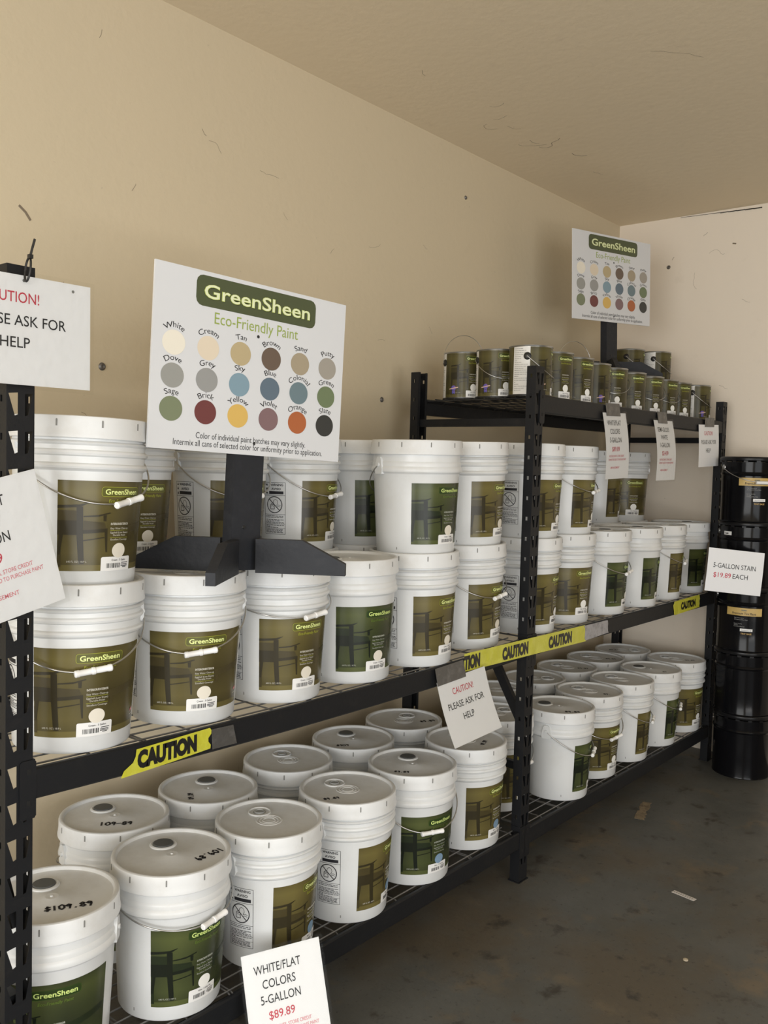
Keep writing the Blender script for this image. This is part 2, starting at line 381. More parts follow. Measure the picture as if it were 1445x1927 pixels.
def hair(pts, plane, w, dark=.5):
    """a hairline crack or scuff lying on a wall or the ceiling"""
    b = MB(); m = mat('hairline', (.23, .19, .14), .9)
    for A, B in zip(pts, pts[1:]):
        a, c = Vector(A), Vector(B); d = (c - a).normalized(); nn = Vector((-d.y, d.x)) * w / 2
        Q = [a - nn, c - nn, c + nn, a + nn]
        b.add([{'c': (q.x, q.y, ZC - .0004), 'l': (q.x, YW - .0004, q.y), 'b': (XB - .0004, q.x, q.y)}[plane] for q in Q], [(0, 1, 2, 3)], m)
    return b
rg = random.Random(12)
def crack(x, y, a, n, step, rnd):
    P = [(x, y)]
    for k in range(n): a += rg.uniform(-rnd, rnd); x += math.cos(a) * step * rg.uniform(.5, 1.3); y += math.sin(a) * step * rg.uniform(.5, 1.3); P.append((x, y))
    return P
b = MB()
def both(P, plane, w):
    h = hair(P, plane, w); b.add(h.v, h.f, h.mats[0])
for (x, y, a, n, st, w) in ((.62, .50, -.2, 7, .022, .0022), (.70, .44, -.5, 9, .022, .0026), (.86, .36, -.6, 6, .016, .0034), (.60, .43, .3, 5, .018, .002), (.33, .48, .4, 6, .018, .0017), (.30, .36, .7, 6, .016, .0016), (.40, .42, -.8, 5, .015, .0016), (.18, .30, .5, 7, .012, .0014), (-.25, .38, .2, 5, .012, .0016), (1.15, .40, .3, 4, .02, .0016), (.10, -.35, -.6, 8, .03, .0013)):
    both(crack(x, y, a, n, st, .7), 'c', w)
structure('ceiling_cracks', b)
b = MB()
for (x, z, a, n, st, w) in ((-.98, 2.69, -.5, 3, .012, .0018), (-.95, 2.66, .2, 5, .02, .0011), (-.72, 2.62, .1, 6, .022, .0011), (-1.25, 2.42, 1.0, 4, .012, .0014), (-.35, 2.40, .3, 5, .012, .0012), (-.12, 2.47, -.1, 6, .02, .001), (-.6, 2.50, -1.2, 4, .012, .001), (.24, 2.55, .3, 4, .014, .001), (-1.36, 2.87, -1.3, 4, .010, .0016), (-1.5, 2.05, .2, 4, .02, .0012), (-1.45, 1.98, .0, 4, .016, .0012), (-1.42, 1.72, .1, 7, .02, .0012), (-.05, 2.1, .4, 5, .016, .0011), (.3, 2.2, -.2, 4, .014, .001)):
    both(crack(x, z, a, n, st * .75, .6), 'l', w)
structure('wall_left_scuffs', b)
b = MB()
for (y, z, a, n, st, w) in ((.20, 2.93, -.2, 5, .014, .0016), (.40, 2.80, 1.5, 4, .012, .0022), (.10, 2.80, .1, 9, .03, .0010), (-.05, 2.52, .4, 6, .02, .0010), (-.20, 2.62, -.5, 5, .018, .0012), (.25, 2.62, .1, 8, .025, .001), (-.35, 2.2, .2, 7, .02, .0012), (-.2, 1.78, -.8, 7, .018, .0016), (.05, 2.05, .3, 6, .02, .001)):
    both(crack(y, z, a, n - 1, st * .55, .7), 'b', w)
structure('wall_back_scuffs', b)

# litter on the floor
b = MB()
T = Matrix.Translation((.340, -.512, .0012)) @ Matrix.Rotation(R(-98), 4, 'Z')
b.box(-.045, .045, -.011, .011, 0, .0012, mat('scrap_paper', (.62, .59, .56), .7), T)
for k in range(9): b.box(-.04 + k * .009, -.037 + k * .009, -.006, .005, .0013, .0016, print_grey, T)
tag(link('paper_strip', b.mesh('paper_strip')), 'small white printed paper strip lying on the grey concrete floor', 'paper')
b = MB(); rg = random.Random(5); T = Matrix.Translation((1.033, -.044, .0005)) @ Matrix.Rotation(R(15.5), 4, 'Z')
P = [(-.115 + .23 * i / 12, .022 + rg.uniform(-.007, .005)) for i in range(13)]; Q = [(x, -.020 + rg.uniform(-.005, .007)) for x, _ in reversed(P)]
b.prism(P + Q, 'z', 0, .0008, mat('tape_residue', (.24, .19, .12), .8, noise=(40, (.12, .09, .06), .45, .65)), T)
tag(link('tape_residue', b.mesh('tape_residue')), 'brown strip of old tape residue stuck to the floor before the black pails', 'tape')
b = MB(); b.lathe([(.004, 0), (.0085, .002), (.008, .006), (.003, .008), (0, .008)], 10, mat('pebble', (.42, .36, .26), .8), Matrix.Translation((-.092, -.688, 0)))
tag(link('pebble', b.mesh('pebble')), 'tiny tan pebble on the concrete floor at the lower right', 'stone')
for k, (x, y) in enumerate(((-.62, -.30), (-.60, -.33))): pass

# ------------------------------------------------------------------ storage rack
PW, PD, PH, RD = .0581, .0386, 1.965, .5884
X1, X2, X3 = -2.0325, 0.0, 1.9597
PITCH = .0762
Z_LOW, Z_MID, Z_TOP, BH = .2009, .9395, 1.859, .066
SAG = {'low': .005, 'mid': .016, 'none': 0}
def sag(x, s): return s * max(0.0, 1 - ((x - X1 / 2) / (X1 / 2)) ** 2) if x < 0 else 0.0
rack = empty('storage_rack', 'black steel pallet rack with teardrop posts along the beige wall', 'rack', (0, 0, 0))
_cell = {}
def cell(kind):
    """one pitch of a punched face in (s, z): front faces have two tapered keyholes, side faces one oblong slot"""
    if kind not in _cell:
        if kind == 'front':
            w = PW; H = [[(.06, .66), (.41, .69), (.41, .12), (.29, .08)], [(.66, .66), (.95, .69), (.78, .10), (.66, .08)]]
        else:
            w = PD; H = [[(.40, .44), (.40, .62), (.62, .62), (.62, .44)]]
        loops = [[Vector((0, 0, 0)), Vector((w, 0, 0)), Vector((w, PITCH, 0)), Vector((0, PITCH, 0))]] + [[Vector((a * w, c * PITCH, 0)) for a, c in h] for h in H]
        tri = tessellate_polygon(loops); flat = [v for l in loops for v in l]
        _cell[kind] = ([(v.x, v.y) for v in flat], tri)
    return _cell[kind]
def post_mesh(flip):
    b = MB(); n = int(PH / PITCH); z0 = PH - n * PITCH
    Y = (lambda y: RD - y) if flip else (lambda y: y)
    for k in range(n):
        vs, tr = cell('front'); b.add([(s, Y(0), z0 + k * PITCH + z) for s, z in vs], tr, rack_black)
        vs, tr = cell('side')
        for x in (0, PW): b.add([(x, Y(s), z0 + k * PITCH + z) for s, z in vs], tr, rack_black)
    b.add([(0, Y(0), 0), (PW, Y(0), 0), (PW, Y(0), z0), (0, Y(0), z0)], [(0, 1, 2, 3)], rack_black)
    for x in (0, PW): b.add([(x, Y(0), 0), (x, Y(PD), 0), (x, Y(PD), z0), (x, Y(0), z0)], [(0, 1, 2, 3)], rack_black)
    for x0, x1 in ((0, .012), (PW - .012, PW)): b.add([(x0, Y(PD), 0), (x1, Y(PD), 0), (x1, Y(PD), PH), (x0, Y(PD), PH)], [(0, 1, 2, 3)], rack_black)
    me = b.mesh('post'); bm = bmesh.new(); bm.from_mesh(me); bmesh.ops.remove_doubles(bm, verts=bm.verts, dist=1e-5); bmesh.ops.recalc_face_normals(bm, faces=bm.faces); bm.to_mesh(me); bm.free()
    me.polygons.foreach_set('use_smooth', [False] * len(me.polygons))
    return me
pf, pr = post_mesh(False), post_mesh(True)
b = MB(); b.box(-.004, PW + .004, -.006, PD + .006, 0, .004, rack_black); foot_me = b.mesh('foot_plate')
for x in (X1, X2, X3):
    for me, fy in ((pf, 0), (pr, RD - PD)):
        o = link('post', me, rack, (x, 0, 0)); md = o.modifiers.new('gauge', 'SOLIDIFY'); md.thickness = .0018; md.offset = 0
        link('foot_plate', foot_me, o, (0, fy, 0))
def beam(xa, xb, ztop, sg, rear):
    b = MB(); n = 16
    prof = [(-.003, -BH + .004), (0, -BH), (.034, -BH), (.036, -BH + .003), (.036, -.019), (.0345, -.0175), (.013, -.0175), (.0115, -.016), (.0115, -.002), (.0095, 0), (.001, 0), (-.003, -.004)]
    if rear: prof = [(RD - y, z) for y, z in prof]
    vs = []
    for i in range(n + 1):
        x = xa + (xb - xa) * i / n
        vs += [(x, y, ztop + z - sag(x, sg)) for y, z in prof]
    k = len(prof); fs = [tuple(range(k)), tuple(n * k + i for i in range(k))]
    for i in range(n): fs += [(i * k + j, i * k + (j + 1) % k, (i + 1) * k + (j + 1) % k, (i + 1) * k + j) for j in range(k)]
    b.add(vs, fs, rack_black)
    o = link('beam', b.mesh('beam'), rack)
    for x, s in ((xa, -1), (xb, 1)):
        c = MB(); x0, x1 = sorted((x + s * .030, x - s * .006)); z0, z1 = ztop - BH - .040, ztop + .018
        y0, y1 = (-.0048, -.0030) if not rear else (RD + .003, RD + .0048)
        c.prism([(x0 + .005, z0), (x1 - .005, z0), (x1, z0 + .005), (x1, z1 - .005), (x1 - .005, z1), (x0 + .005, z1), (x0, z1 - .005), (x0, z0 + .005)], 'y', y0, y1, rack_black)
        for zz in (z0 + .028, z1 - .03): c.box(x + s * .011 - .004, x + s * .011 + .004, y0 - .0006, y0 + .001, zz, zz + .012, mat('slot_dark', (.004, .004, .004), .8))
        ex = x - s * .0005; c.box(min(x, x - s * .004), max(x, x - s * .004), *((-.004, .036) if not rear else (RD - .036, RD + .004)), z0, z1, rack_black)
        link('beam_connector', c.mesh('beam_connector'), o)
for xa, xb, lv in ((X1 + PW, X2, ((Z_LOW, 'low'), (Z_MID, 'mid'))), (X2 + PW, X3, ((Z_LOW, 'none'), (Z_MID, 'none'), (Z_TOP, 'none')))):
    for z, s in lv:
        for rear in (False, True): beam(xa, xb, z, SAG[s], rear)
for x in (X1, X2, X3):
    xc = x + PW / 2
    for z in (1.757, .443):
        b = MB(); b.box(xc - .011, xc + .011, PD * .4, RD - PD * .4, z - .015, z + .015, rack_black); link('cross_brace', b.mesh('cross_brace'), rack)
    if x == X3: continue
    b = MB()
    a, c = Vector((xc, PD * .5, .60)), Vector((xc, RD - PD * .5, 1.52)); d = (c - a).normalized(); u = Vector((0, -d.z, d.y))
    b.prism([(a.y + u.y * .017, a.z + u.z * .017), (a.y - u.y * .017, a.z - u.z * .017), (c.y - u.y * .017, c.z - u.z * .017), (c.y + u.y * .017, c.z + u.z * .017)], 'x', xc - .010, xc + .010, rack_black)
    link('cross_brace', b.mesh('cross_brace'), rack)

# ------------------------------------------------------------------ wire decks
def deck(xa, xb, ztop, sg, m, label):
    b = MB(); r = .0024; zt = ztop - r - .0002
    ny = 12
    for i in range(ny):
        y = .030 + (RD - .060) * i / (ny - 1)
        b.tube([(x, y, zt - sag(x, sg)) for x in [xa + .006 + (xb - xa - .012) * k / 16 for k in range(17)]], r, m, 6)
    nx = 14
    for i in range(nx + 1):
        x = xa + .012 + (xb - xa - .036) * i / nx; s_ = sag(x, sg)
        for dx in ((0, .010) if i % 2 == 0 and i < nx else (0,)):
            b.tube([(x + dx, .015, zt - .012 - s_), (x + dx, .028, zt - .0048 - s_), (x + dx, RD - .028, zt - .0048 - s_), (x + dx, RD - .015, zt - .012 - s_)], r, m, 6)
    o = link('wire_deck', b.mesh('wire_deck')); tag(o, label, 'wire deck', 'wire decks of the rack')
deck(X1 + PW, X2 - .002, Z_LOW, SAG['low'], deck_wire, 'wire mesh deck on the bottom beams of the near rack bay')
deck(X1 + PW, X2 - .002, Z_MID, SAG['mid'], deck_wire, 'wire mesh deck on the middle beams of the near rack bay')
deck(X2 + PW, X3 - .002, Z_LOW, 0, deck_wire, 'wire mesh deck on the bottom beams of the far rack bay')
deck(X2 + PW, X3 - .002, Z_MID, 0, deck_wire, 'wire mesh deck on the middle beams of the far rack bay')
deck(X2 + PW, X3 - .002, Z_TOP, 0, deck_black, 'dark wire mesh deck on the top beams under the paint cans')

# ------------------------------------------------------------------ paint buckets
def rb(z): return .130 + .05 * z
def merge(dst, src_v, src_f, m): dst.add(src_v, src_f, m)
EARZ = .292
def bucket_body(kind):
    b = MB()
    if kind == 'A':
        prof = [(0, .009), (.116, .009), (.121, 0), (.128, 0), (.1302, .004), (rb(.10), .10), (rb(.18), .18), (rb(.255), .255), (.1435, .256), (.1510, .261), (.1528, .2655), (.1510, .270), (.1458, .273), (.1462, .287),
                (.1510, .290), (.1525, .2945), (.1510, .299), (.1464, .302), (.1468, .311), (.1512, .314), (.1525, .3165), (.1500, .3195), (.1450, .3215), (.145, .345), (.140, .345), (.138, .30)]
    else:
        prof = [(0, .009), (.116, .009), (.121, 0), (.128, 0), (.1302, .004), (rb(.10), .10), (rb(.18), .18), (rb(.262), .262), (.1445, .265), (.1510, .270), (.1526, .276), (.1512, .283), (.1480, .288), (.1485, .297),
                (.1470, .302), (.1455, .304), (.1450, .325), (.145, .345), (.140, .345), (.138, .30)]
    b.lathe(prof, 96, white_plastic)
    for s in (-1, 1):                                   # moulded ears that carry the bail
        T = Matrix.Translation((s * .143, 0, 0)) @ (Matrix.Rotation(R(180), 4, 'Z') if s < 0 else Matrix.Identity(4))
        poly = [(-.018, .262), (.018, .262), (.021, .275), (.016, .300), (.012, .312), (.006, .318), (-.006, .318), (-.012, .312), (-.016, .300), (-.021, .275)]
        b.prism(poly, 'x', -.004, .0095, white_plastic, T)
        b.lathe([(.0065, 0), (.006, .004), (0, .004)], 14, white_plastic, T @ Matrix.Translation((.0095, 0, EARZ)) @ Matrix.Rotation(R(90), 4, 'Y'))
    b.box(-.0012, .0012, -(rb(.02) + .0006), -(rb(.02) - .004), .018, .026, slot_grey, Matrix.Rotation(R(-62), 4, 'Z'))
    return b.mesh('bucket_body_' + kind, 30)
BODY = {k: bucket_body(k) for k in 'AB'}
def bucket_lid(kind):
    b = MB()
    zp = .3655
    rings = []
    if kind == 'A':
        for r in (.036, .027, .018): rings += [(r - .003, zp), (r - .0015, zp + .0016), (r + .0005, zp + .0016), (r + .002, zp)]
        rings = sorted(rings)
        prof = [(0, zp + .0012), (.006, zp + .0008), (.010, zp)] + rings
    else:
        prof = [(0, zp + .004), (.003, zp + .0035), (.004, zp + .0005), (.013, zp + .0016), (.017, zp + .0016), (.020, zp)]
    prof += [(.134, zp), (.1375, zp + .001), (.1395, zp + .006), (.1410, .3735), (.1435, .3745), (.1480, .3745), (.1508, .3730), (.1520, .369), (.1522, .350), (.1538, .336), (.1548, .331), (.1546, .3275), (.1530, .326), (.1475, .3265), (.1465, .332)]
    b.lathe(prof, 96, lid_plastic)
    for k in range(10):                                 # pry slots round the skirt
        a = 2 * PI * k / 10 + .2
        T = Matrix.Rotation(a, 4, 'Z')
        b.prism([(-.0017, .3505), (.0017, .3505), (.0017, .3645), (.0008, .3660), (-.0008, .3660), (-.0017, .3645)], 'x', .1505, .1530, slot_grey, T)
    return b.mesh('bucket_lid_' + kind, 30)
LID = {k: bucket_lid(k) for k in 'AB'}
SPX = .066
def spout(kind):
    b = MB(); T = Matrix.Translation((SPX, 0, .3657))
    if kind == 'B':
        b.lathe([(.036, 0), (.0345, .003), (.031, .0045), (.0275, .0035), (.0265, .0025)], 40, lid_plastic, T)
        b.lathe([(.0265, .0020), (.0262, .0052), (.025, .0062), (0, .0066)], 40, cap_grey, T)
    else:
        b.lathe([(.0335, 0), (.033, .0035), (.0315, .0042), (.030, .0035), (.029, .001)], 40, lid_plastic, T)
        b.lathe([(.029, .0008), (.020, .0006), (.0185, .0012)], 40, spout_grey, T)
        b.lathe([(.0155, .0009), (.0150, .0046), (.0125, .0052), (.0115, .0030), (0, .0030)], 32, spout_grey, T)
        b.lathe([(.0185, .0010), (.0155, .0009)], 32, cap_grey, T)
    return b.mesh('spout_' + kind, 30)
SPOUT = {k: spout(k) for k in 'AB'}
def art(mb, f, W, z0, z1, P, small=False):
    """the printed face: f(x, z, layer); W wide, from z0 up to z1"""
    H = z1 - z0; U = lambda u: (u - .5) * W; V = lambda v: z1 - v * H
    L = lambda n: (lambda x, z: f(x, z, n))
    st = W / 30
    n = 36; vs = []; uv = {}; fs = []; rows = 2; o = len(mb.v)
    for j in range(rows):
        for i in range(n + 1):
            u = i / n; uv[o + len(vs)] = (u, float(j)); vs.append(f(U(u), V(j), 0))
    for i in range(n): fs.append((i, i + 1, n + 2 + i, n + 1 + i))
    mb.add(vs, fs, P['bg']); mb.uv.update(uv)
    def q(m, l, *c): patch(mb, L(l), [(U(u), V(v)) for u, v in c], m, st)
    c, c2 = P['ch'], P['ch2']
    q(c2, 1, (.20, .44), (.37, .46), (.40, .56), (.20, .56)); q(c2, 1, (.0, .33), (.145, .33), (.145, .44), (.0, .44)); q(c2, 1, (.62, .50), (.97, .44), (.97, .52), (.62, .58)); q(c2, 1, (.63, .55), (.66, .55), (.66, .66), (.63, .66)); q(c2, 1, (.0, .955), (0.0, .66), (.03, .70), (.03, .955))
    q(c, 2, (0, .275), (.17, .262), (.17, .292), (0, .308)); q(c, 2, (.17, .262), (.238, .238), (.236, .246), (.17, .294))          # top rail
    q(c, 2, (.145, .29), (.195, .285), (.200, .60), (.150, .60)); q(c, 2, (.150, .60), (.200, .60), (.215, .92), (.170, .92))       # back post and leg
    q(c, 2, (0, .44), (.15, .44), (.15, .60), (0, .60)); q(c, 2, (.012, .60), (.045, .60), (.022, .82), (.0, .82))                  # back, far leg
    q(c, 2, (.20, .388), (.32, .375), (.32, .395), (.20, .402)); q(c, 2, (.32, .375), (.42, .345), (.42, .358), (.32, .395)); q(c, 2, (.358, .382), (.388, .375), (.385, .445), (.362, .445))   # arm
    q(c, 2, (.20, .545), (.40, .525), (.40, .565), (.20, .585)); q(c, 2, (.375, .56), (.40, .56), (.405, .79), (.392, .79)); q(c, 2, (.20, .655), (.375, .62), (.375, .632), (.20, .668))      # seat, front leg, rail
    x0, x1 = U(.335), U(.735); y1, y0 = V(.062), V(.172)
    rrect(mb, L(2), x0, x1, y0, y1, .006 * W / .264, P['box']); rring(mb, L(3), x0, x1, y0, y1, .006 * W / .264, .0009 * W / .264, P['line'])
    k = W / .264
    text(mb, 'GreenSheen', L(4), U(.535), V(.145), P['brand'], h=.0165 * k, w=.340 * W, bold=.020)
    text(mb, 'Eco-Friendly Paint', L(3), U(.535), V(.236), P['eco'], h=.0105 * k, w=.275 * W, shear=.18, bold=.006)
    text(mb, 'INTERIOR/EXTERIOR', L(3), U(.52), V(.487), P['txt'], h=.0068 * k, w=.185 * W, bold=.025)
    for s, v, wd in (('Easy Water Clean-up', .535, .185), ('Eggshell (Low Sheen)', .582, .185), ('Durable Finish', .612, .13), ('Excellent Coverage', .66, .175)):
        text(mb, s, L(3), U(.52), V(v), P['txt'], h=.0058 * k, w=wd * W)
    for v in (.547, .627): q(P['eco'], 3, (.425, v + .0035), (.615, v + .0035), (.615, v), (.425, v))
    text(mb, '640 FL OZ | 18.9 L' if not small else '128 FL OZ | 3.78 L', L(3), U(.075), V(.905), P['txt'], h=.0058 * k, w=.16 * W, align='l')
    if not small:
        q(flag_pink, 3, (.925, .81), (.965, .785), (.965, .825), (.925, .835)); q(P['txt'], 3, (.915, .872), (.97, .872), (.97, .866), (.915, .866))
    return U, V, L
def cyl(rf, off=.0005, step=.00028):
    def f(x, z, n):
        r = rf(z) + off + step * n; a = x / rf(.1); return (r * math.sin(a), -r * math.cos(a), z)
    return f
LW, LZ0, LZ1 = .264, .037, .235
fb = cyl(rb)
LABEL = {}
for k, P in LM.items():
    if k == 'can': continue
    b = MB(); art(b, fb, LW, LZ0, LZ1, P); LABEL[k] = b.mesh('label_' + k, 60)
def swatch(m, W, z0, z1, f, name):
    b = MB(); H = z1 - z0
    disc(b, lambda x, y: f(x, y, 5), (.52 - .5) * W, z1 - .775 * H, .070 * W, .083 * H, m); return b.mesh(name, 60)
DOT = {k: swatch(m, LW, LZ0, LZ1, fb, 'swatch_' + k) for k, m in (('cream', dot_cream), ('white', dot_white), ('blue', dot_blue))}
def price_tag(W, z0, z1, f, name, line):
    b = MB(); H = z1 - z0; U = lambda u: (u - .5) * W; V = lambda v: z1 - v * H
    x0, x1, y1, y0 = U(.355), U(.665), V(.845), V(1.0) - .0005
    rr = .004 * W / .264
    rrect(b, lambda x, y: f(x, y, 3), x0, x1, y0, y1, rr, sticker); patch(b, lambda x, y: f(x, y, 3), [(x0, y0), (x1, y0), (x1, y0 + rr * 1.2), (x0, y0 + rr * 1.2)], sticker, .006)
    text(b, line, lambda x, y: f(x, y, 4), U(.53), V(.893), text_black, h=.0062 * W / .264, w=.155 * W, bold=.012)
    rg = random.Random(line); x = U(.405)
    while x < U(.535):
        w = rg.choice((.0009, .0016, .0024)) * W / .264; patch(b, lambda a, c: f(a, c, 4), [(x, V(.972)), (x + w, V(.972)), (x + w, V(.918)), (x, V(.918))], text_black, .01); x += w + rg.choice((.0010, .0018)) * W / .264
    for v, u0, u1 in ((.912, .56, .64), (.932, .555, .635), (.948, .555, .635), (.962, .575, .62)):
        patch(b, lambda a, c: f(a, c, 4), [(U(u0), V(v + .009)), (U(u1), V(v + .009)), (U(u1), V(v)), (U(u0), V(v))], text_black, .01)
    return b.mesh(name, 60)
TAG = {k: price_tag(LW, LZ0, LZ1, fb, 'price_tag_' + k, s) for k, s in (('cream', 'Cream - 5 Gallon'), ('white', 'White - 5 Gallon Flat'), ('blue', 'Blue - 5 Gallon'))}
def warning():
    b = MB(); Wd, z0, z1 = .074, .060, .228; f = lambda x, y: fb(x, y, 0)
    def ln(x0, x1, y, t=.0011): patch(b, f, [(x0, y - t / 2), (x1, y - t / 2), (x1, y + t / 2), (x0, y + t / 2)], ink, .006)
    h = Wd / 2
    for x in (-h, h): patch(b, f, [(x - .0006, z0), (x + .0006, z0), (x + .0006, z1), (x - .0006, z1)], ink)
    for y in (z0, z1, .186, .124): ln(-h, h, y)
    text(b, 'WARNING', f, .006, .2165, ink, h=.0105, w=.048, bold=.02); text(b, 'AVISO', f, .006, .2035, ink, h=.0105, w=.032, bold=.02)
    patch(b, f, [(-.019, .190), (.031, .190), (.031, .1995), (-.019, .1995)], ink, .006)
    for y in (.191, .2045, .217): b.add([f(-.032, y), f(-.023, y), f(-.0275, y + .008)], [(0, 1, 2)], ink)
    n = 44; ro, ri = .0275, .0248; cy_ = .1555
    b.add([f(ro * math.cos(2 * PI * i / n), cy_ + ro * math.sin(2 * PI * i / n)) for i in range(n)] + [f(ri * math.cos(2 * PI * i / n), cy_ + ri * math.sin(2 * PI * i / n)) for i in range(n)], [(i, (i + 1) % n, n + (i + 1) % n, n + i) for i in range(n)], ink)
    def stroke(P, t=.0012):
        for (ax, ay), (bx, by) in zip(P, P[1:]):
            d = Vector((bx - ax, by - ay)); d.normalize(); nn = Vector((-d.y, d.x)) * t / 2
            patch(b, f, [(ax - nn.x, ay - nn.y + cy_), (bx - nn.x, by - nn.y + cy_), (bx + nn.x, by + nn.y + cy_), (ax + nn.x, ay + nn.y + cy_)], ink, .004)
    stroke([(-.0185, .0185), (.0185, -.0185)], .0026)
    stroke([(-.014, -.014), (-.013, .001), (-.001, .001), (.0, -.014), (-.014, -.014)], .0018); stroke([(-.012, .003), (-.006, .007), (-.002, .003)]); stroke([(-.011, -.005), (-.007, -.002), (-.003, -.006)])
    stroke([(-.004, .006), (-.002, .014), (.004, .018), (.010, .014), (.012, .006), (.008, -.002)]); stroke([(.008, -.002), (.016, .0), (.022, -.003)]); stroke([(.009, -.006), (.016, -.005), (.021, -.008)])
    rg = random.Random(4)
    for y in (.119, .1145, .107, .103, .099, .0955, .089, .0855, .082, .0755, .072, .0685, .065):
        x = -.033
        while x < .028:
            w = rg.uniform(.004, .012); ln(x, min(x + w, .033), y, .0017); x += w + .0018
            if rg.random() < .07: break
    for y in (.0925, .0788): ln(-h, h, y, .0008)
    return b.mesh('warning_print', 60)
WARN = warning()
HR, HD = .1535, .187
def bail_path(depth=HD, width=HR, ze=EARZ, drop=.107, n=34, out=None):
    out = out or math.sqrt(depth * depth - drop * drop); P = []
    ey, ez = -out / depth, -drop / depth
    for i in range(n + 1):
        t = PI * i / n; d = depth * math.sin(t) ** .9 if 0 < i < n else 0
        P.append(Vector((-width * math.cos(t), d * ey, ze + d * ez)))
    return P
def grip_mesh(P, k):
    g = MB(); d = (P[k + 1] - P[k - 1]).normalized(); T = Matrix.Translation(P[k]) @ d.to_track_quat('Z', 'Y').to_matrix().to_4x4()
    h = .041
    g.lathe([(.0030, -h), (.0062, -h), (.0080, -h + .002), (.0080, -h + .009), (.0071, -h + .011), (.0071, -.004), (.0084, -.003), (.0084, .003), (.0071, .004), (.0071, h - .011), (.0080, h - .009), (.0080, h - .002), (.0062, h), (.0030, h)], 20, grip_plastic, T)
    return g.mesh('grip', 40)
def handle(*a):
    P = bail_path(*a); b = MB(); b.tube([P[0] + Vector((.010, 0, 0))] + P + [P[-1] - Vector((.010, 0, 0))], .0021, steel_wire, 8)
    return b.mesh('wire', 60), {k: grip_mesh(P, 17 + k) for k in (0, 2, 4)}
HANDLE, GRIP = handle()
HANDLE_HI, GRIP_HI = handle(.168, HR, EARZ, .052)
_scr = {}
def writing(s, h):
    if (s, h) not in _scr:
        b = MB(); scribble(b, s, lambda x, y: (x, y, .3662), h, ink); _scr[(s, h)] = b.mesh('writing', 60)
    return _scr[(s, h)]
def bucket(kind, x, y, z, az, hang, spaz, color, dot, label, group, note=None, warn=None, slide=2, high=False):
    sl = 2 * (SAG['low'] if z < .5 else SAG['mid']) * (x - X1 / 2) / (X1 / 2) ** 2 if x < 0 else 0.0     # follows the sag of its shelf
    t = empty('paint_bucket', label, 'paint bucket', (x, y, z + .0010), R(az + 90), group)
    t.rotation_euler = (Matrix.Rotation(-math.atan(sl), 3, 'Y') @ Matrix.Rotation(R(az + 90), 3, 'Z')).to_euler()
    link('bucket_body', BODY[kind], t, rz=R(-15))
    lid = link('lid', LID[kind], t, rz=R(spaz - az - 90)); sp = link('spout_cap', SPOUT[kind], lid)
    if note:                                            # marker writing: text, angle, distance from the middle, turn, size
        s, a, d, rot, h = note; a -= spaz
        link('handwriting', writing(s, h), lid, (d * math.cos(R(a)), d * math.sin(R(a)), 0), R(rot - spaz))
    lb = link('label', LABEL[color], t)
    link('colour_swatch', DOT[dot], lb); link('price_tag', TAG[dot], lb)
    link('warning_print', WARN, t, rz=R(warn if warn is not None else (-94 if kind == 'A' else 150)))
    hd = link('handle', HANDLE_HI if high else HANDLE, t, rz=R(-15 + (0 if hang == 'front' else 180))); link('grip', (GRIP_HI if high else GRIP)[slide], hd)
    return t

# ------------------------------------------------------------------ gallon paint cans
CR, CHT = .0830, .193
fc = cyl(lambda z: CR, .0005, .00025)
b = MB()
b.lathe([(0, .003), (.074, .003), (.078, 0), (.0845, 0), (.0850, .002), (.0845, .0045), (CR, .006), (CR, .187), (.0845, .1885), (.0852, .191), (.0845, .193), (.080, .193), (.0785, .190), (.076, .1885), (.074, .1905), (.070, .1905), (.068, .1865), (0, .1865)], 72, can_metal)
CAN_BODY = b.mesh('can_body', 30)
b = MB(); b.lathe([(.0780, -.0005), (.0850, -.0005), (.0857, .002), (.0850, .0052), (.0836, .0065)], 72, can_black); CAN_FOOT = b.mesh('can_rim', 30)
b = MB(); P = LM['can']
art(b, fc, .185, .007, .186, P, True)
def wrap(a0, a1, m, z0=.007, z1=.186, n=40):
    o = len(b.v); vs = []; uv = {}
    for i in range(n + 1):
        a = R(a0 + (a1 - a0) * i / n)
        for j, z in enumerate((z0, z1)): vs.append(((CR + .0005) * math.sin(a), -(CR + .0005) * math.cos(a), z)); uv[o + 2 * i + j] = (.9 - .6 * i / n, 1.0 - j)
    b.add(vs, [(2 * i, 2 * i + 2, 2 * i + 3, 2 * i + 1) for i in range(n)], m); b.uv.update(uv)
hw = math.degrees(.0925 / CR)
wrap(hw, 360 - hw - 70, P['bg']); wrap(-hw - 22, -hw, P['bg'], n=8)
CAN_LABEL = b.mesh('can_label', 50)
b = MB(); wrap(-hw - 70, -hw - 22, can_white, n=16)
rg = random.Random(9)
for i in range(22):
    z = .178 - i * .0075; a = -hw - 66
    while a < -hw - 30:
        w = rg.uniform(3, 9); x0 = R(a) * CR; x1 = R(min(a + w, -hw - 27)) * CR
        patch(b, lambda x, y: fc(x, y, 2), [(x0, z), (x1, z), (x1, z + .0016), (x0, z + .0016)], print_grey, .008); a += w + 1.2
        if rg.random() < .12: break
CAN_SIDE = b.mesh('can_side_panel', 50)
b = MB(); wrap(-hw - 70, -hw - 22, LM['can']['bg'], n=16); CAN_PLAIN = b.mesh('can_side_plain', 50)
CAN_DOT = swatch(dot_white, .185, .007, .186, fc, 'can_swatch')
CAN_TAG = price_tag(.185, .007, .186, fc, 'can_price_tag', 'White - Semi-Gloss')
b = MB(); T = Matrix.Translation((CR + .0005, 0, .150)) @ Matrix.Rotation(R(90), 4, 'Y')
b.lathe([(.0145, 0), (.0145, .002), (.010, .0055), (.0045, .0065), (0, .0065)], 20, can_black, T); CAN_EAR = b.mesh('can_ear', 30)
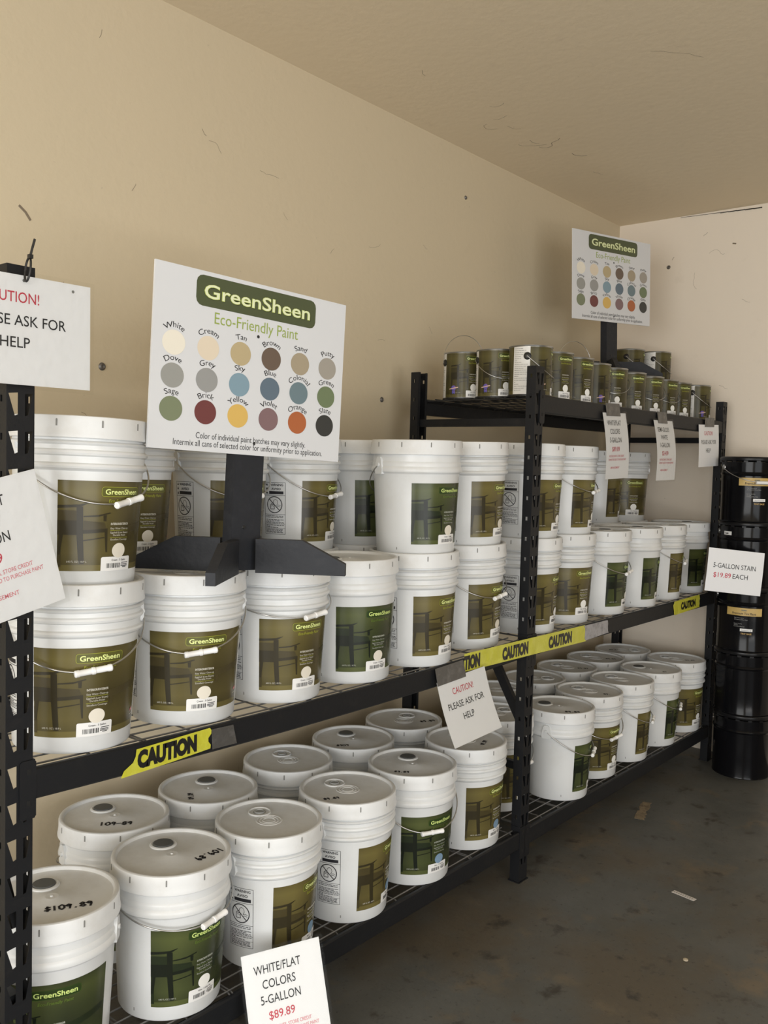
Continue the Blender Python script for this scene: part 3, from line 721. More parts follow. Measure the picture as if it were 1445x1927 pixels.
def can_handle(depth, out, drop):
    b = MB(); P = bail_path(depth, .0925, .150, drop, 28, out); b.tube([P[0] + Vector((.006, 0, 0))] + P + [P[-1] - Vector((.006, 0, 0))], .0013, steel_wire, 6); return b.mesh('can_handle', 60)
CH_DOWN = can_handle(.118, .0905, .0757)
b = MB(); P = [Vector((-.0925 * math.cos(PI * i / 28), 0, .150 + .118 * math.sin(PI * i / 28) ** .9 if 0 < i < 28 else .150)) for i in range(29)]
b.tube([P[0] + Vector((.006, 0, 0))] + P + [P[-1] - Vector((.006, 0, 0))], .0013, steel_wire, 6); CH_UP = b.mesh('can_handle_up', 60)
b = MB(); F2 = lambda n: (lambda x, y: fc(x, y, n))
disc(b, F2(5), 0, .044, .0105, .0105, emb_blue, 24); disc(b, F2(5), -.0035, .0275, .0035, .007, emb_blue, 14); disc(b, F2(5), .0035, .0275, .0035, .007, emb_blue, 14)
patch(b, F2(6), [(-.0195, .0385), (.0195, .0450), (.0195, .0490), (-.0195, .0420)], emb_ring, .004); EMBLEM = b.mesh('emblem', 60)
def can(x, y, z, az, label, group, hang='front', emblem=False, side=True):
    t = empty('paint_can', label, 'paint can', (x, y, z), R(az + 90), group)
    link('can_body', CAN_BODY, t); link('can_rim', CAN_FOOT, t)
    lb = link('label', CAN_LABEL, t, rz=R(-4)); link('colour_swatch', CAN_DOT, lb); link('price_tag', CAN_TAG, lb)
    if side: link('side_panel', CAN_SIDE, lb)
    else: link('side_panel', CAN_PLAIN, lb)
    for k in (-97, 83): link('ear', CAN_EAR, t, rz=R(-90 + k))
    link('handle', CH_UP if hang == 'up' else CH_DOWN, t, rz=R(-97 + 90 + (180 if hang == 'back' else 0)))
    if emblem: link('emblem_sticker', EMBLEM, t, rz=R(-58))
    return t

# ------------------------------------------------------------------ black steel pails
PLR, PLH = .1435, .334
def pail_profile(): return [(0, .006), (.136, .006), (.139, 0), (.1425, 0), (.1440, .003), (.1425, .008), (.1420, .10), (PLR, .235), (.1470, .240), (.1485, .245), (.1470, .250), (.1440, .255), (.1445, .306), (.140, .306)]
b = MB(); b.lathe(pail_profile(), 80, pail_black)
for s in (-1, 1):
    b.lathe([(.015, 0), (.014, .004), (.008, .007), (0, .008)], 18, can_metal, Matrix.Translation((s * .1435, 0, .278)) @ Matrix.Rotation(R(90 * s), 4, 'Y'))
PAIL = b.mesh('pail_body', 30)
b = MB(); b.lathe([(0, .3285), (.130, .3285), (.134, .3300), (.137, .334), (.141, .3360), (.147, .3355), (.1520, .331), (.1535, .324), (.1520, .317), (.148, .314), (.1445, .312), (.1435, .318)], 80, pail_lid)
for k in range(16): b.box(-.010, .010, .1485, .1535, .3075, .316, pail_lid, Matrix.Rotation(2 * PI * k / 16, 4, 'Z'))
PAIL_LID = b.mesh('pail_lid', 30)
fp = cyl(lambda z: PLR, .0008, .0003)
b = MB(); L = lambda n: (lambda x, y: fp(x, y, n))
patch(b, L(0), [(-.088, .186), (.088, .186), (.088, .226), (-.088, .226)], gold, .008)
text(b, 'Premium Tint Base', L(2), 0, .192, text_black, h=.0165, w=.115, bold=.012); text(b, 'PREMIER', L(2), 0, .211, mat('teal_ink', (.05, .11, .11), .5), h=.009, w=.026, bold=.02)
for s, x, y, w in (('High Performance', -.047, .172, .046), ('Architectural Wood Stain', -.047, .163, .066), ('Exterior Durability', -.047, .142, .040), ('One Coat', -.047, .135, .020), ('Penetrating Oil-Based Stain', -.047, .128, .052)):
    text(b, s, L(2), x, y, mat('label_silver', (.32, .32, .31), .5), h=.0072, w=w, align='l')
patch(b, L(1), [(-.016, .106), (.044, .106), (.044, .120), (-.016, .120)], sticker, .008); text(b, 'Redwood', L(2), .014, .109, print_grey, h=.009, w=.045)
text(b, 'TINT BASE', L(2), .014, .090, mat('gold_ink', s2l(200, 165, 100), .5), h=.0115, w=.052, bold=.015)
PAIL_LABEL = b.mesh('pail_label', 60)
b = MB(); patch(b, L(0), [(-.026, .0), (.026, 0), (.026, .019), (-.026, .019)], sticker, .008); text(b, 'Cedar', L(2), -.004, .0055, text_black, h=.011, w=.026, bold=.04)
b.v = [(x, y, z + .262) for x, y, z in b.v]; PAIL_STICKER = b.mesh('pail_sticker', 60)
b = MB(); P = bail_path(.17, .150, .278, .075, 30, .1525); b.tube([P[0] + Vector((.010, 0, 0))] + P + [P[-1] - Vector((.010, 0, 0))], .0020, steel_wire, 8); PAIL_WIRE = b.mesh('pail_wire', 60)
b = MB(); b.lathe([(.003, -.045), (.0085, -.044), (.0085, .044), (.003, .045)], 16, grip_plastic, Matrix.Translation(P[15]) @ Matrix.Rotation(R(90), 4, 'Y')); PAIL_GRIP = b.mesh('pail_grip', 40)
def pail(x, y, z, az, label, lab=False, stick=False, ear=0, hang=0):
    t = empty('steel_pail', label, 'pail', (x, y, z), R(az + 90), 'stacked black steel pails')
    link('pail_body', PAIL, t, rz=R(ear)); link('pail_lid', PAIL_LID, t, (0, 0, -.0028))
    if lab: link('label', PAIL_LABEL, t)
    if stick: link('sticker', PAIL_STICKER, t, rz=R(-59))
    h = link('handle', PAIL_WIRE, t, rz=R(hang)); link('grip', PAIL_GRIP, h)
    return t

# ------------------------------------------------------------------ colour chart signs
SW, SH, SZ = .588, .428, .297
CHART = [[('White', s2l(233, 228, 214)), ('Cream', s2l(222, 209, 188)), ('Tan', s2l(184, 168, 132)), ('Brown', s2l(104, 89, 78)), ('Sand', s2l(164, 152, 130)), ('Putty', s2l(158, 153, 144))],
         [('Dove', s2l(151, 152, 148)), ('Grey', s2l(150, 151, 150)), ('Sky', s2l(128, 155, 170)), ('Blue', s2l(95, 112, 127)), ('Colonial', s2l(107, 127, 135)), ('Green', s2l(108, 123, 92))],
         [('Sage', s2l(122, 131, 104)), ('Brick', s2l(110, 60, 60)), ('Yellow', s2l(214, 178, 98)), ('Violet', s2l(128, 103, 106)), ('Orange', s2l(172, 98, 58)), ('Slate', s2l(52, 54, 54))]]
def chart_meshes():
    yb = -.0305
    b = MB(); b.box(-SW / 2, SW / 2, -.030, -.0245, SZ, SZ + SH, sign_white); panel = b.mesh('panel')
    f = lambda n: (lambda x, y: (x, -.0302 - .0002 * n, y))
    U = lambda u: (u - .5) * SW; V = lambda v: SZ + SH * (1 - v)
    logo = MB(); dk = mat('chart_logo_green', s2l(76, 84, 58), .4); li = mat('chart_logo_lime', s2l(190, 205, 110), .4); gl = mat('chart_logo_pale', s2l(226, 232, 196), .4); sh = mat('chart_logo_shade', s2l(48, 54, 38), .4)
    rrect(logo, f(1), U(.189), U(.818), V(.193), V(.023), .018, dk)
    text(logo, 'GreenSheen', f(2), U(.5085), V(.147), sh, h=.046, w=SW * .565, bold=.030)
    text(logo, 'GreenSheen', f(3), U(.506), V(.144), li, h=.046, w=SW * .560, bold=.026)
    text(logo, 'GreenSheen', f(4), U(.506), V(.1435), gl, h=.046, w=SW * .555, bold=.004)
    eco = mat('chart_eco_green', s2l(150, 168, 84), .4)
    text(logo, 'Eco-Friendly Paint', f(1), U(.502), V(.279), eco, h=.040, w=SW * .44)
    caps = [MB(), MB(), MB(), MB()]; cap = caps[0]
    text(cap, 'Color of individual paint batches may vary slightly.', f(1), U(.507), V(.928), text_black, h=.021, w=SW * .578)
    text(caps[1], 'Intermix all cans of selected color for uniformity prior to application.', f(1), U(.505), V(.972), text_black, h=.021, w=SW * .783)
    for k, (u, v) in enumerate(((.506, .305), (.511, .930))): disc(caps[2 + k], f(2), U(u), V(v), .0042, .0042, text_black, 14)
    sw = []
    for j, row in enumerate(CHART):
        for i, (nm, c) in enumerate(row):
            m = mat('chart_' + nm.lower(), c, .4); b = MB(); cx, cy = U(.0968 + i * .1614), V((.4215, .5995, .7795)[j]); rx, ry = .0525 * SW, .0675 * SH
            disc(b, f(1), cx, cy, rx, ry, m, 44)
            _, _, wd = glyphs(nm); k = .0195; rr = ry + .006
            text(b, nm, lambda x, y: (cx + (rr + y) * math.sin(x / rr), -.0304, cy + (rr + y) * math.cos(x / rr)), 0, 0, text_black, h=k)
            sw.append(b.mesh('swatch_' + nm.lower(), 60))
    return panel, logo.mesh('logo', 60), [c.mesh('caption', 60) for c in caps], sw
PANEL, LOGO, CAPTION, SWATCHES = chart_meshes()
b = MB(); b.box(-.0445, .0445, -.0240, .014, .006, .70, wood_black)
for z in (.115, .60): b.lathe([(.005, 0), (.004, .002), (0, .0022)], 10, can_black, Matrix.Translation((-.008, -.024, z)) @ Matrix.Rotation(R(90), 4, 'X'))
POST = b.mesh('post_board')
b = MB(); b.prism([(.046, 0), (.275, 0), (.275, .030), (.165, .086), (.046, .086)], 'y', -.0115, .0115, wood_black); FOOT = b.mesh('foot')
def sign(loc, yaw, roll, feet, label, scale=1.0, dz=0.0):
    t = empty('display_sign', label, 'sign', loc, 0, None)
    t.rotation_euler = (0, 0, R(yaw))
    link('post', POST, t).rotation_euler = (0, R(-roll), 0)
    for a in feet: o = link('foot', FOOT, t, rz=R(a - yaw)); o.rotation_euler = (0, 0, R(a - yaw))
    p = link('panel', PANEL, t, (0, 0, dz)); p.scale = (scale, 1, 1); p.rotation_euler = (0, R(-roll), 0); link('logo', LOGO, p); 
    for k, c in enumerate(CAPTION): link('caption' if k < 2 else 'screw', c, p)
    for m in SWATCHES: link('colour_swatch', m, p)
    return t

# ------------------------------------------------------------------ paper notices
def sleeve_mat():
    m = bpy.data.materials.new('clear_sleeve'); m.use_nodes = True; nt = m.node_tree; nt.nodes.remove(nt.nodes['Principled BSDF'])
    tr = nt.nodes.new('ShaderNodeBsdfTransparent'); gl = nt.nodes.new('ShaderNodeBsdfGlossy'); gl.inputs['Roughness'].default_value = .06
    fr = nt.nodes.new('ShaderNodeLayerWeight'); fr.inputs['Blend'].default_value = .13; mx = nt.nodes.new('ShaderNodeMixShader')
    tr.inputs[0].default_value = (.96, .96, .95, 1)
    tc = nt.nodes.new('ShaderNodeTexCoord'); n = nt.nodes.new('ShaderNodeTexNoise'); n.inputs['Scale'].default_value = 45; n.inputs['Detail'].default_value = 4; nt.links.new(tc.outputs['Object'], n.inputs['Vector'])
    bp = nt.nodes.new('ShaderNodeBump'); bp.inputs['Strength'].default_value = .4; bp.inputs['Distance'].default_value = .005; nt.links.new(n.outputs['Fac'], bp.inputs['Height'])
    nt.links.new(bp.outputs[0], gl.inputs['Normal']); nt.links.new(bp.outputs[0], fr.inputs['Normal'])
    nt.links.new(fr.outputs['Fresnel'], mx.inputs[0]); nt.links.new(tr.outputs[0], mx.inputs[1]); nt.links.new(gl.outputs[0], mx.inputs[2])
    nt.links.new(mx.outputs[0], nt.nodes['Material Output'].inputs[0]); MATS['sleeve'] = m
    return m
SLEEVE = sleeve_mat()
LINES = {
 'caution': [('CAUTION!', .47, .25, .030, .118, text_red), ('PLEASE ASK FOR', .48, .46, .030, .205, text_black), ('HELP', .46, .66, .030, .062, text_black)],
 'caution_near': [('CAUTION!', .375, .25, .030, .118, text_red), ('PLEASE ASK FOR', .43, .46, .030, .205, text_black), ('HELP', .405, .66, .030, .062, text_black)],
 'flat': [('WHITE/FLAT', .43, .19, .030, .128, text_black), ('COLORS', .43, .32, .030, .090, text_black), ('5-GALLON', .43, .45, .030, .108, text_black), ('$89.89', .42, .585, .028, .070, text_red), ('NO DISCOUNTS, STORE CREDIT', .45, .672, .0125, .140, text_pink), ('CANNOT BE USED TO PURCHASE PAINT', .48, .725, .0125, .165, text_pink), ('-MANAGEMENT', .38, .845, .0125, .085, text_pink)],
 'flat_near': [('WHITE/FLAT', .345, .19, .030, .128, text_black), ('COLORS', .345, .32, .030, .090, text_black), ('5-GALLON', .365, .45, .030, .108, text_black), ('$89.89', .335, .585, .028, .070, text_red), ('NO DISCOUNTS, STORE CREDIT', .44, .672, .0125, .140, text_pink), ('CANNOT BE USED TO PURCHASE PAINT', .475, .725, .0125, .165, text_pink), ('-MANAGEMENT', .375, .845, .0125, .085, text_pink)],
 'semi': [('SEMI-GLOSS', .43, .19, .030, .128, text_black), ('WHITE', .43, .32, .030, .075, text_black), ('1-GALLON', .43, .45, .030, .108, text_black), ('$24.89', .42, .585, .028, .070, text_red), ('NO DISCOUNTS, STORE CREDIT', .45, .672, .0125, .140, text_pink), ('CANNOT BE USED TO PURCHASE PAINT', .48, .725, .0125, .165, text_pink), ('-MANAGEMENT', .38, .845, .0125, .085, text_pink)],
 'stain': [('5-GALLON STAIN', .485, .44, .034, .212, text_black), ('$19.89', .28, .66, .034, .088, text_red), ('EACH', .605, .66, .034, .076, text_black)],
}
def notice(tl, tr, bl, w, h, kind, label, sleeve=True, curl=0.0, tapes=(), holes=()):
    """a sheet whose top edge runs tl -> tr and which hangs towards bl; curl bows it along its height"""
    tl, tr, bl = Vector(tl), Vector(tr), Vector(bl)
    r = (tr - tl).normalized(); d = (bl - tl); d = (d - r * d.dot(r)).normalized(); n = d.cross(r).normalized()
    if n.dot(CAM - tl) < 0: n = -n
    t = empty('paper_sign', label, 'sign', tl, 0, 'paper notices')
    def f(x, y, o=0.0): return r * x + d * y + n * (o + curl * math.sin(PI * y / h))
    def sheet(mg, o, th, m, name, ph=0.0):
        b = MB(); nx, ny = 4, 10; vs = []
        for oo in (o, o - th):
            for j in range(ny + 1):
                for i in range(nx + 1): vs.append(f(-mg + (w + 2 * mg) * i / nx, -mg + (h + 2 * mg) * j / ny, oo))
        k = (nx + 1) * (ny + 1); fs = []; ix = lambda i, j, s=0: s * k + j * (nx + 1) + i
        for j in range(ny):
            for i in range(nx):
                fs.append((ix(i, j), ix(i, j + 1), ix(i + 1, j + 1), ix(i + 1, j)))
                if th: fs.append((ix(i, j, 1), ix(i + 1, j, 1), ix(i + 1, j + 1, 1), ix(i, j + 1, 1)))
        if th:
            ring = [(i, 0) for i in range(nx)] + [(nx, j) for j in range(ny)] + [(i, ny) for i in range(nx, 0, -1)] + [(0, j) for j in range(ny, 0, -1)]
            for a, c in zip(ring, ring[1:] + ring[:1]): fs.append((ix(*a), ix(*c), ix(*c, 1), ix(*a, 1)))
        else: vs = vs[:k]
        b.add(vs, fs, m); return b.mesh(name, 60, keep=not th)
    o = link('sheet', sheet(0, 0, .0004, paper_white, 'sheet'), t)
    for s, u, v, hh, ww, m in LINES[kind]:
        b = MB(); text(b, s, lambda x, y: f(x, h * v - y, .0004), u * w, 0, m, h=hh, w=ww, bold=.004); link('lettering', b.mesh('lettering', 60), o)
    if sleeve: link('plastic_sleeve', sheet(.0085, .0014, 0, SLEEVE, 'plastic_sleeve'), t)
    for u, v in holes:
        b = MB(); disc(b, lambda x, y: f(x, y, .0006), u * w, v * h, .0032, .0032, slot_grey, 14); link('punched_hole', b.mesh('punched_hole', 60), t)
    for (x0, x1, y0, y1, oo) in tapes:
        b = MB(); P = [f(x0, y0, oo), f(x1, y0, oo), f(x1, y1, .0022), f(x0, y1, .0022)]; Q = [p - n * .0006 for p in P]
        b.add(P + Q, [(0, 1, 2, 3), (7, 6, 5, 4), (0, 4, 5, 1), (1, 5, 6, 2), (2, 6, 7, 3), (3, 7, 4, 0)], tape_clear); link('tape', b.mesh('tape'), t)
    return t, f

def tape(name, label, cat, poly, m, yf, words=(), zs=None, th=.0006, skew=0.0):
    b = MB(); b.prism(poly, 'y', yf, yf + th, m); t = link(name, b.mesh(name)); tag(t, label, cat, 'yellow caution tape on the beams' if m is tape_yellow else None)
    for s, x0, x1, z0, z1 in words:
        b = MB(); g, fs, wd = glyphs(s, .075); mx = max(v[1] for v in g); mn = min(v[1] for v in g)
        b.add([(x0 + a / wd * (x1 - x0), yf - .0005, z0 + (a / wd) * skew + (c - mn) / (mx - mn) * (z1 - z0)) for a, c in g], fs, tape_black); link('lettering', b.mesh('lettering', 60), t)
    return t
def jag(x, za, zb, n, seed, amp=.006):
    rg = random.Random(seed); return [(x + rg.uniform(-amp, amp), za + (zb - za) * i / n) for i in range(n + 1)]

# ------------------------------------------------------------------ buckets on the shelves: kind, x, y, z, label azimuth, bail, spout azimuth, label colour, dot, words, group, writing
NF, NB_ = 'buckets on the bottom shelf', 'buckets on the bottom shelf'
G1, G2, G3 = 'buckets on the bottom shelf', 'buckets on the middle shelf', 'buckets stacked as a second tier'
BK = [
('B', -1.846, .150, .1992, 240.7, 'back', 75.2, 'green', 'white', 'green-label bucket half behind the nearest post, price written on lid, bottom shelf', G1, ('$109.89', 272, .070, -28, .0150)),
('B', -1.515, .138, .1971, 269.5, 'front', 73.0, 'green', 'white', 'green-label bucket, grey cap, bail hanging forward, nearest whole bucket on bottom shelf', G1, ('109.89', 312, .096, 182, .0145)),
('A', -1.190, .120, .1960, 289.3, 'back', 71.8, 'olive', 'blue', 'olive-label bucket with warning print, behind the price notice on bottom shelf', G1, None),
('A', -.853, .122, .1960, 293.3, 'back', 81.8, 'olive', 'blue', 'olive-label bucket between price-notice bucket and green blue-dot bucket, bottom shelf front', G1, ('89.89', 190, .092, -30, .0100)),
('B', -.522, .122, .1971, 260.6, 'front', 52.6, 'green', 'blue', 'green-label bucket with blue dot, white grip across its front, bottom shelf', G1, ('89.89', 195, .090, -55, .0100)),
('A', -.175, .140, .1993, 272.7, 'back', 64.2, 'olive', 'blue', 'olive blue-dot bucket below the ask-for-help notice, just before the middle post', G1, ('89.89', 285, .070, 20, .0110)),
('B', -1.471, .462, .1969, 275.5, 'back', 86.5, 'green', 'white', 'back-row bucket with 109-89 upright on lid, behind the nearest front bucket', G1, ('109-89', 240, .062, -40, .0150)),
('B', -1.150, .440, .1960, 270.7, 'back', 55.7, 'green', 'white', 'grey-capped back-row bucket, sideways price on lid, below the near caution tape', G1, ('89.89', 190, .080, 55, .0110)),
('A', -.790, .455, .1961, 245.7, 'back', 65.7, 'olive', 'blue', 'ring-lidded back-row bucket between two grey-capped lids, bottom shelf near bay', G1, None),
('B', -.460, .450, .1974, 291.5, 'back', 66.5, 'green', 'blue', 'grey-capped back-row bucket behind the green blue-dot bucket, writing on lid edge', G1, ('8909', 195, .085, -40, .0115)),
('A', -.146, .461, .1999, 267.9, 'back', 27.9, 'olive', 'blue', 'ring-lidded scribbled back-row bucket behind the near edge of ask-for-help notice', G1, ('89.89', 310, .095, -30, .0125)),
('A', .205, .252, .2009, 272.0, 'front', 2.2, 'olive', 'white', 'bucket tucked behind the middle post, only edges and white grip showing, bottom shelf', G1, ('89.89', 205, .080, -50, .0100)),
('B', .493, .122, .2009, 294.9, 'front', 98.4, 'green', 'white', 'green-label grey-capped bucket just beyond the middle post, bottom shelf front row', G1, ('89.89', 245, .095, -50, .0125)),
('A', .826, .150, .2009, 266.1, 'front', 76.6, 'olive', 'white', 'olive-label bucket facing forward, second beyond the middle post, bottom shelf', G1, ('89.', 275, .085, -50, .0110)),
('A', 1.149, .142, .2009, 295.2, 'front', 74.7, 'olive', 'white', 'bucket with narrow olive label strip, mid front row of far bottom shelf', G1, None),
('B', 1.481, .138, .2009, 295.5, 'front', 93.0, 'green', 'white', 'green-label bucket next to last in the far bottom front row', G1, ('89', 260, .08, -50, .0100)),
('A', 1.813, .138, .2009, 262.6, 'back', 81.6, 'olive', 'white', 'olive-label bucket last in the bottom front row, beside the black pails', G1, ('89.89', 290, .070, -50, .0100)),
('A', .540, .460, .2009, 272.3, 'back', 332.3, 'olive', 'white', 'back-row bucket mostly hidden behind middle post and diagonal brace, bottom shelf', G1, None),
('A', .860, .462, .2009, 230.1, 'back', 310.1, 'olive', 'white', 'back-row bucket lid crossing behind the middle post, spout toward front, bottom shelf', G1, None),
('A', 1.190, .462, .2009, 268.0, 'back', 78.0, 'olive', 'white', 'back-row bucket under caution tape end, second lid beyond the middle post', G1, ('89.89', 300, .080, -50, .0110)),
('A', 1.507, .462, .2009, 216.2, 'back', 76.2, 'olive', 'white', 'back-row bucket next to last toward the corner, bottom shelf', G1, ('89.89', 300, .080, -50, .0110)),
('A', 1.820, .452, .2009, 235.0, 'front', 304.7, 'olive', 'white', 'back-row bucket in the far corner of the bottom shelf', G1, ('89.89', 130, .050, -50, .0110)),
('A', -1.799, .142, .9330, 258.5, 'front', 49.0, 'olive', 'cream', 'olive-label bucket with forward bail beside nearest post, middle shelf bottom tier', G2, None),
('A', -1.474, .150, .9267, 251.4, 'front', 92.4, 'olive', 'cream', 'olive-label bucket right above the near caution tape, middle shelf', G2, None),
('A', -1.158, .143, .9238, 264.6, 'front', 76.6, 'olive', 'cream', 'olive-label bucket under the front foot of the large colour chart', G2, None),
('B', -.843, .145, .9240, 262.8, 'back', 161.8, 'green', 'cream', 'green-label bucket under the chart stand tip, middle shelf lower tier', G2, None),
('A', -.527, .134, .9270, 274.3, 'back', 7.8, 'olive', 'cream', 'olive-label bucket carrying the tall green-label bucket, middle shelf', G2, None),
('A', -.188, .160, .9343, 277.5, 'front', 4.5, 'olive', 'cream', 'olive-label lower bucket just before middle post with forward bail, middle shelf', G2, None),
('A', -1.476, .462, .9268, 256.6, 'back', 46.6, 'olive', 'cream', 'lower back bucket behind the near olive buckets, middle shelf', G2, None),
('A', -1.110, .462, .9236, 270.4, 'back', 40.4, 'olive', 'cream', 'lower back bucket hidden behind the colour chart foot, middle shelf', G2, None),
('A', -.784, .455, .9243, 255.7, 'back', 35.7, 'olive', 'cream', 'lower back bucket behind the green bucket, middle shelf near bay', G2, None),
('A', -.462, .438, .9282, 281.8, 'back', 71.8, 'olive', 'cream', 'lower back bucket carrying the shaded green-label bucket, middle shelf', G2, None),
('A', .186, .140, .9395, 283.1, 'back', 1.1, 'olive', 'white', 'lower bucket straddling behind the middle post, warning print on one side, middle shelf', G2, None),
('A', .508, .157, .9395, 259.3, 'back', 358.8, 'olive', 'white', 'wide olive-label lower bucket over the caution tape end, middle shelf far bay', G2, None),
('B', .845, .150, .9395, 282.5, 'front', 356.5, 'green', 'white', 'green-label bucket with bail and grip forward over the duct tape, middle shelf', G2, None),
('B', 1.174, .141, .9395, 287.5, 'back', 354.5, 'green', 'white', 'green-label bucket without visible bail, middle of far middle shelf', G2, None),
('A', 1.505, .155, .9395, 291.5, 'front', 353.0, 'olive', 'white', 'narrow olive-label bucket just before the last one, far middle shelf', G2, None),
('B', 1.855, .165, .9395, 278.6, 'back', 351.6, 'green', 'white', 'last green-label bucket on the middle shelf beside the stain price notice', G2, None),
('A', .70, .470, .9395, 241.2, 'back', 21.2, 'olive', 'white', 'lower back bucket nearest the middle post, far middle shelf', G2, None),
('A', 1.080, .447, .9395, 239.0, 'back', 19.0, 'olive', 'white', 'lower back bucket behind the first green bucket, far middle shelf', G2, None),
('A', 1.392, .453, .9395, 237.1, 'back', 17.1, 'olive', 'white', 'lower back bucket below the price notice, far middle shelf', G2, None),
('A', 1.705, .452, .9395, 265.3, 'back', 15.3, 'olive', 'white', 'lower back bucket nearest the corner, far middle shelf', G2, None),
('A', -1.791, .144, 1.2985, 277.4, 'front', 28.9, 'olive', 'cream', 'top olive-label bucket beside the nearest post, stacked on another bucket', G3, None),
('B', -.535, .128, 1.2937, 267.9, 'back', 7.9, 'green', 'cream', 'tall bright green-label bucket stacked before the middle post', G3, None),
('A', -.196, .160, 1.3000, 278.9, 'back', 4.9, 'olive', 'cream', 'stacked olive-label bucket squeezed between the tall green one and middle post', G3, None),
('A', -1.471, .460, 1.2928, 269.3, 'back', 36.3, 'olive', 'cream', 'shaded stacked bucket between near olive bucket and the colour chart', G3, None),
('A', -1.108, .460, 1.2896, 275.6, 'front', 20.1, 'olive', 'cream', 'shaded stacked bucket behind the large colour chart post', G3, None),
('A', -.786, .452, 1.2903, 291.0, 'front', 15.5, 'olive', 'cream', 'stacked bucket under the far edge of the large chart, grip over label', G3, None),
('B', -.467, .434, 1.2943, 268.5, 'back', 116.0, 'green', 'cream', 'shaded green-label stacked bucket with round cap, behind the tall green one', G3, None),
('A', .187, .142, 1.3055, 279.0, 'back', 1.0, 'olive', 'white', 'stacked bucket straddling behind the middle post under the top shelf', G3, None),
('A', .507, .160, 1.3055, 285.4, 'front', 358.9, 'olive', 'white', 'stacked bucket with forward grip, just beyond the middle post', G3, None),
('A', 1.080, .447, 1.3055, 261.0, 'back', 358.5, 'olive', 'white', 'stacked back bucket peeking out just before the first hanging price notice', G3, None),
('A', 1.392, .453, 1.3055, 292.0, 'back', 356.9, 'olive', 'white', 'stacked back bucket partly covered by the hanging white/flat price notice', G3, None),
('A', 1.705, .452, 1.3055, 235.0, 'back', 355.2, 'olive', 'white', 'stacked back bucket between the two hanging price notices', G3, None),
]
XTRA = {(-1.515, .138): dict(high=True, slide=4), (-.522, .122): dict(slide=0), (-1.158, .143): dict(high=True, slide=4), (-1.791, .144): dict(slide=4), (1.08, .447): dict(warn=150), (1.392, .453): dict(warn=150), (1.705, .452): dict(warn=150), (1.149, .142): dict(warn=150), (1.505, .155): dict(warn=150)}
for i, r in enumerate(BK): bucket(*r[:11], note=r[11], **XTRA.get((r[1], r[2]), {}))

# ------------------------------------------------------------------ gallon cans on the top shelf
ZT, Z2 = Z_TOP, Z_TOP + .1935
TG = 'gallon cans on the top shelf'
can(.173, .448, ZT, 245.0, 'olive paint can with raised wire handle at the open end of the top shelf', TG, 'up', True)
can(.160, .276, ZT, 240.4, 'olive paint can beside the raised-handle can, blue emblem sticker', TG, 'front', True)
can(.126, .101, ZT, 299.4, 'paint can with white side panel directly behind the middle post top', TG, 'front', True)
can(.342, .127, ZT, 250.6, 'olive paint can first beyond the middle post, top shelf', TG, 'back')
can(.545, .139, ZT, 253.8, 'olive paint can with raised handle, second beyond the middle post', TG, 'up')
can(.769, .170, ZT, 295.7, 'olive can turned sideways showing a blue emblem, mid top shelf', TG, 'back', True)
can(.975, .185, ZT, 234.6, 'olive can with hanging bail above the white/flat notice', TG, 'front')
can(1.19, .19, ZT, 240.5, 'olive can without bail just past the white/flat notice', TG, 'back')
can(1.40, .19, ZT, 240.4, 'olive can with hanging bail above the semi-gloss notice', TG, 'front')
can(1.585, .19, ZT, 248.1, 'olive can with hanging bail just past the semi-gloss notice', TG, 'front')
can(1.76, .19, ZT, 244.3, 'olive can without bail next to last on the top shelf', TG, 'back')
can(1.935, .15, ZT, 290.2, 'last olive can on the top shelf, bail slanting and blue emblem', TG, 'front', True)
for x, y, l in ((1.12, .43, 'rear olive can carrying one foot of the far colour chart'), (1.35, .375, 'rear olive can under the post of the far colour chart'), (1.55, .39, 'rear olive can beneath the far end of the chart stand'), (1.77, .46, 'rear olive can carrying the half-hidden upper can'), (1.945, .385, 'rear olive can carrying the corner upper can')):
    can(x, y, ZT, 250, l, TG, 'back')
can(1.775, .465, Z2, 292, 'upper olive can half hidden behind the far colour chart post', TG, 'front', False, False)
can(1.945, .385, Z2, 292.7, 'upper olive can nearest the room corner with white side panel', TG, 'front', False)

# ------------------------------------------------------------------ black pails stacked by the far post
for k, (x, y, az, lab, stick, ear, hang, l) in enumerate((
    (1.930, -.190, 211, False, False, -35, 172, 'lowest black steel pail standing on the floor'), (1.925, -.185, 211, False, False, -43, 150, 'second black steel pail from the floor, no label'),
    (1.918, -.184, 194, True, False, 12, 192, 'black steel pail with gold band below the stain price notice'), (1.912, -.182, 211, False, True, -10, 170, 'black steel pail with small white sticker above the stain price notice'),
    (1.905, -.178, 211, True, False, 13, 13, 'topmost black steel pail with gold band and white bail grip'))):
    pail(x, y, k * PLH, az, l, lab, stick, ear, hang)

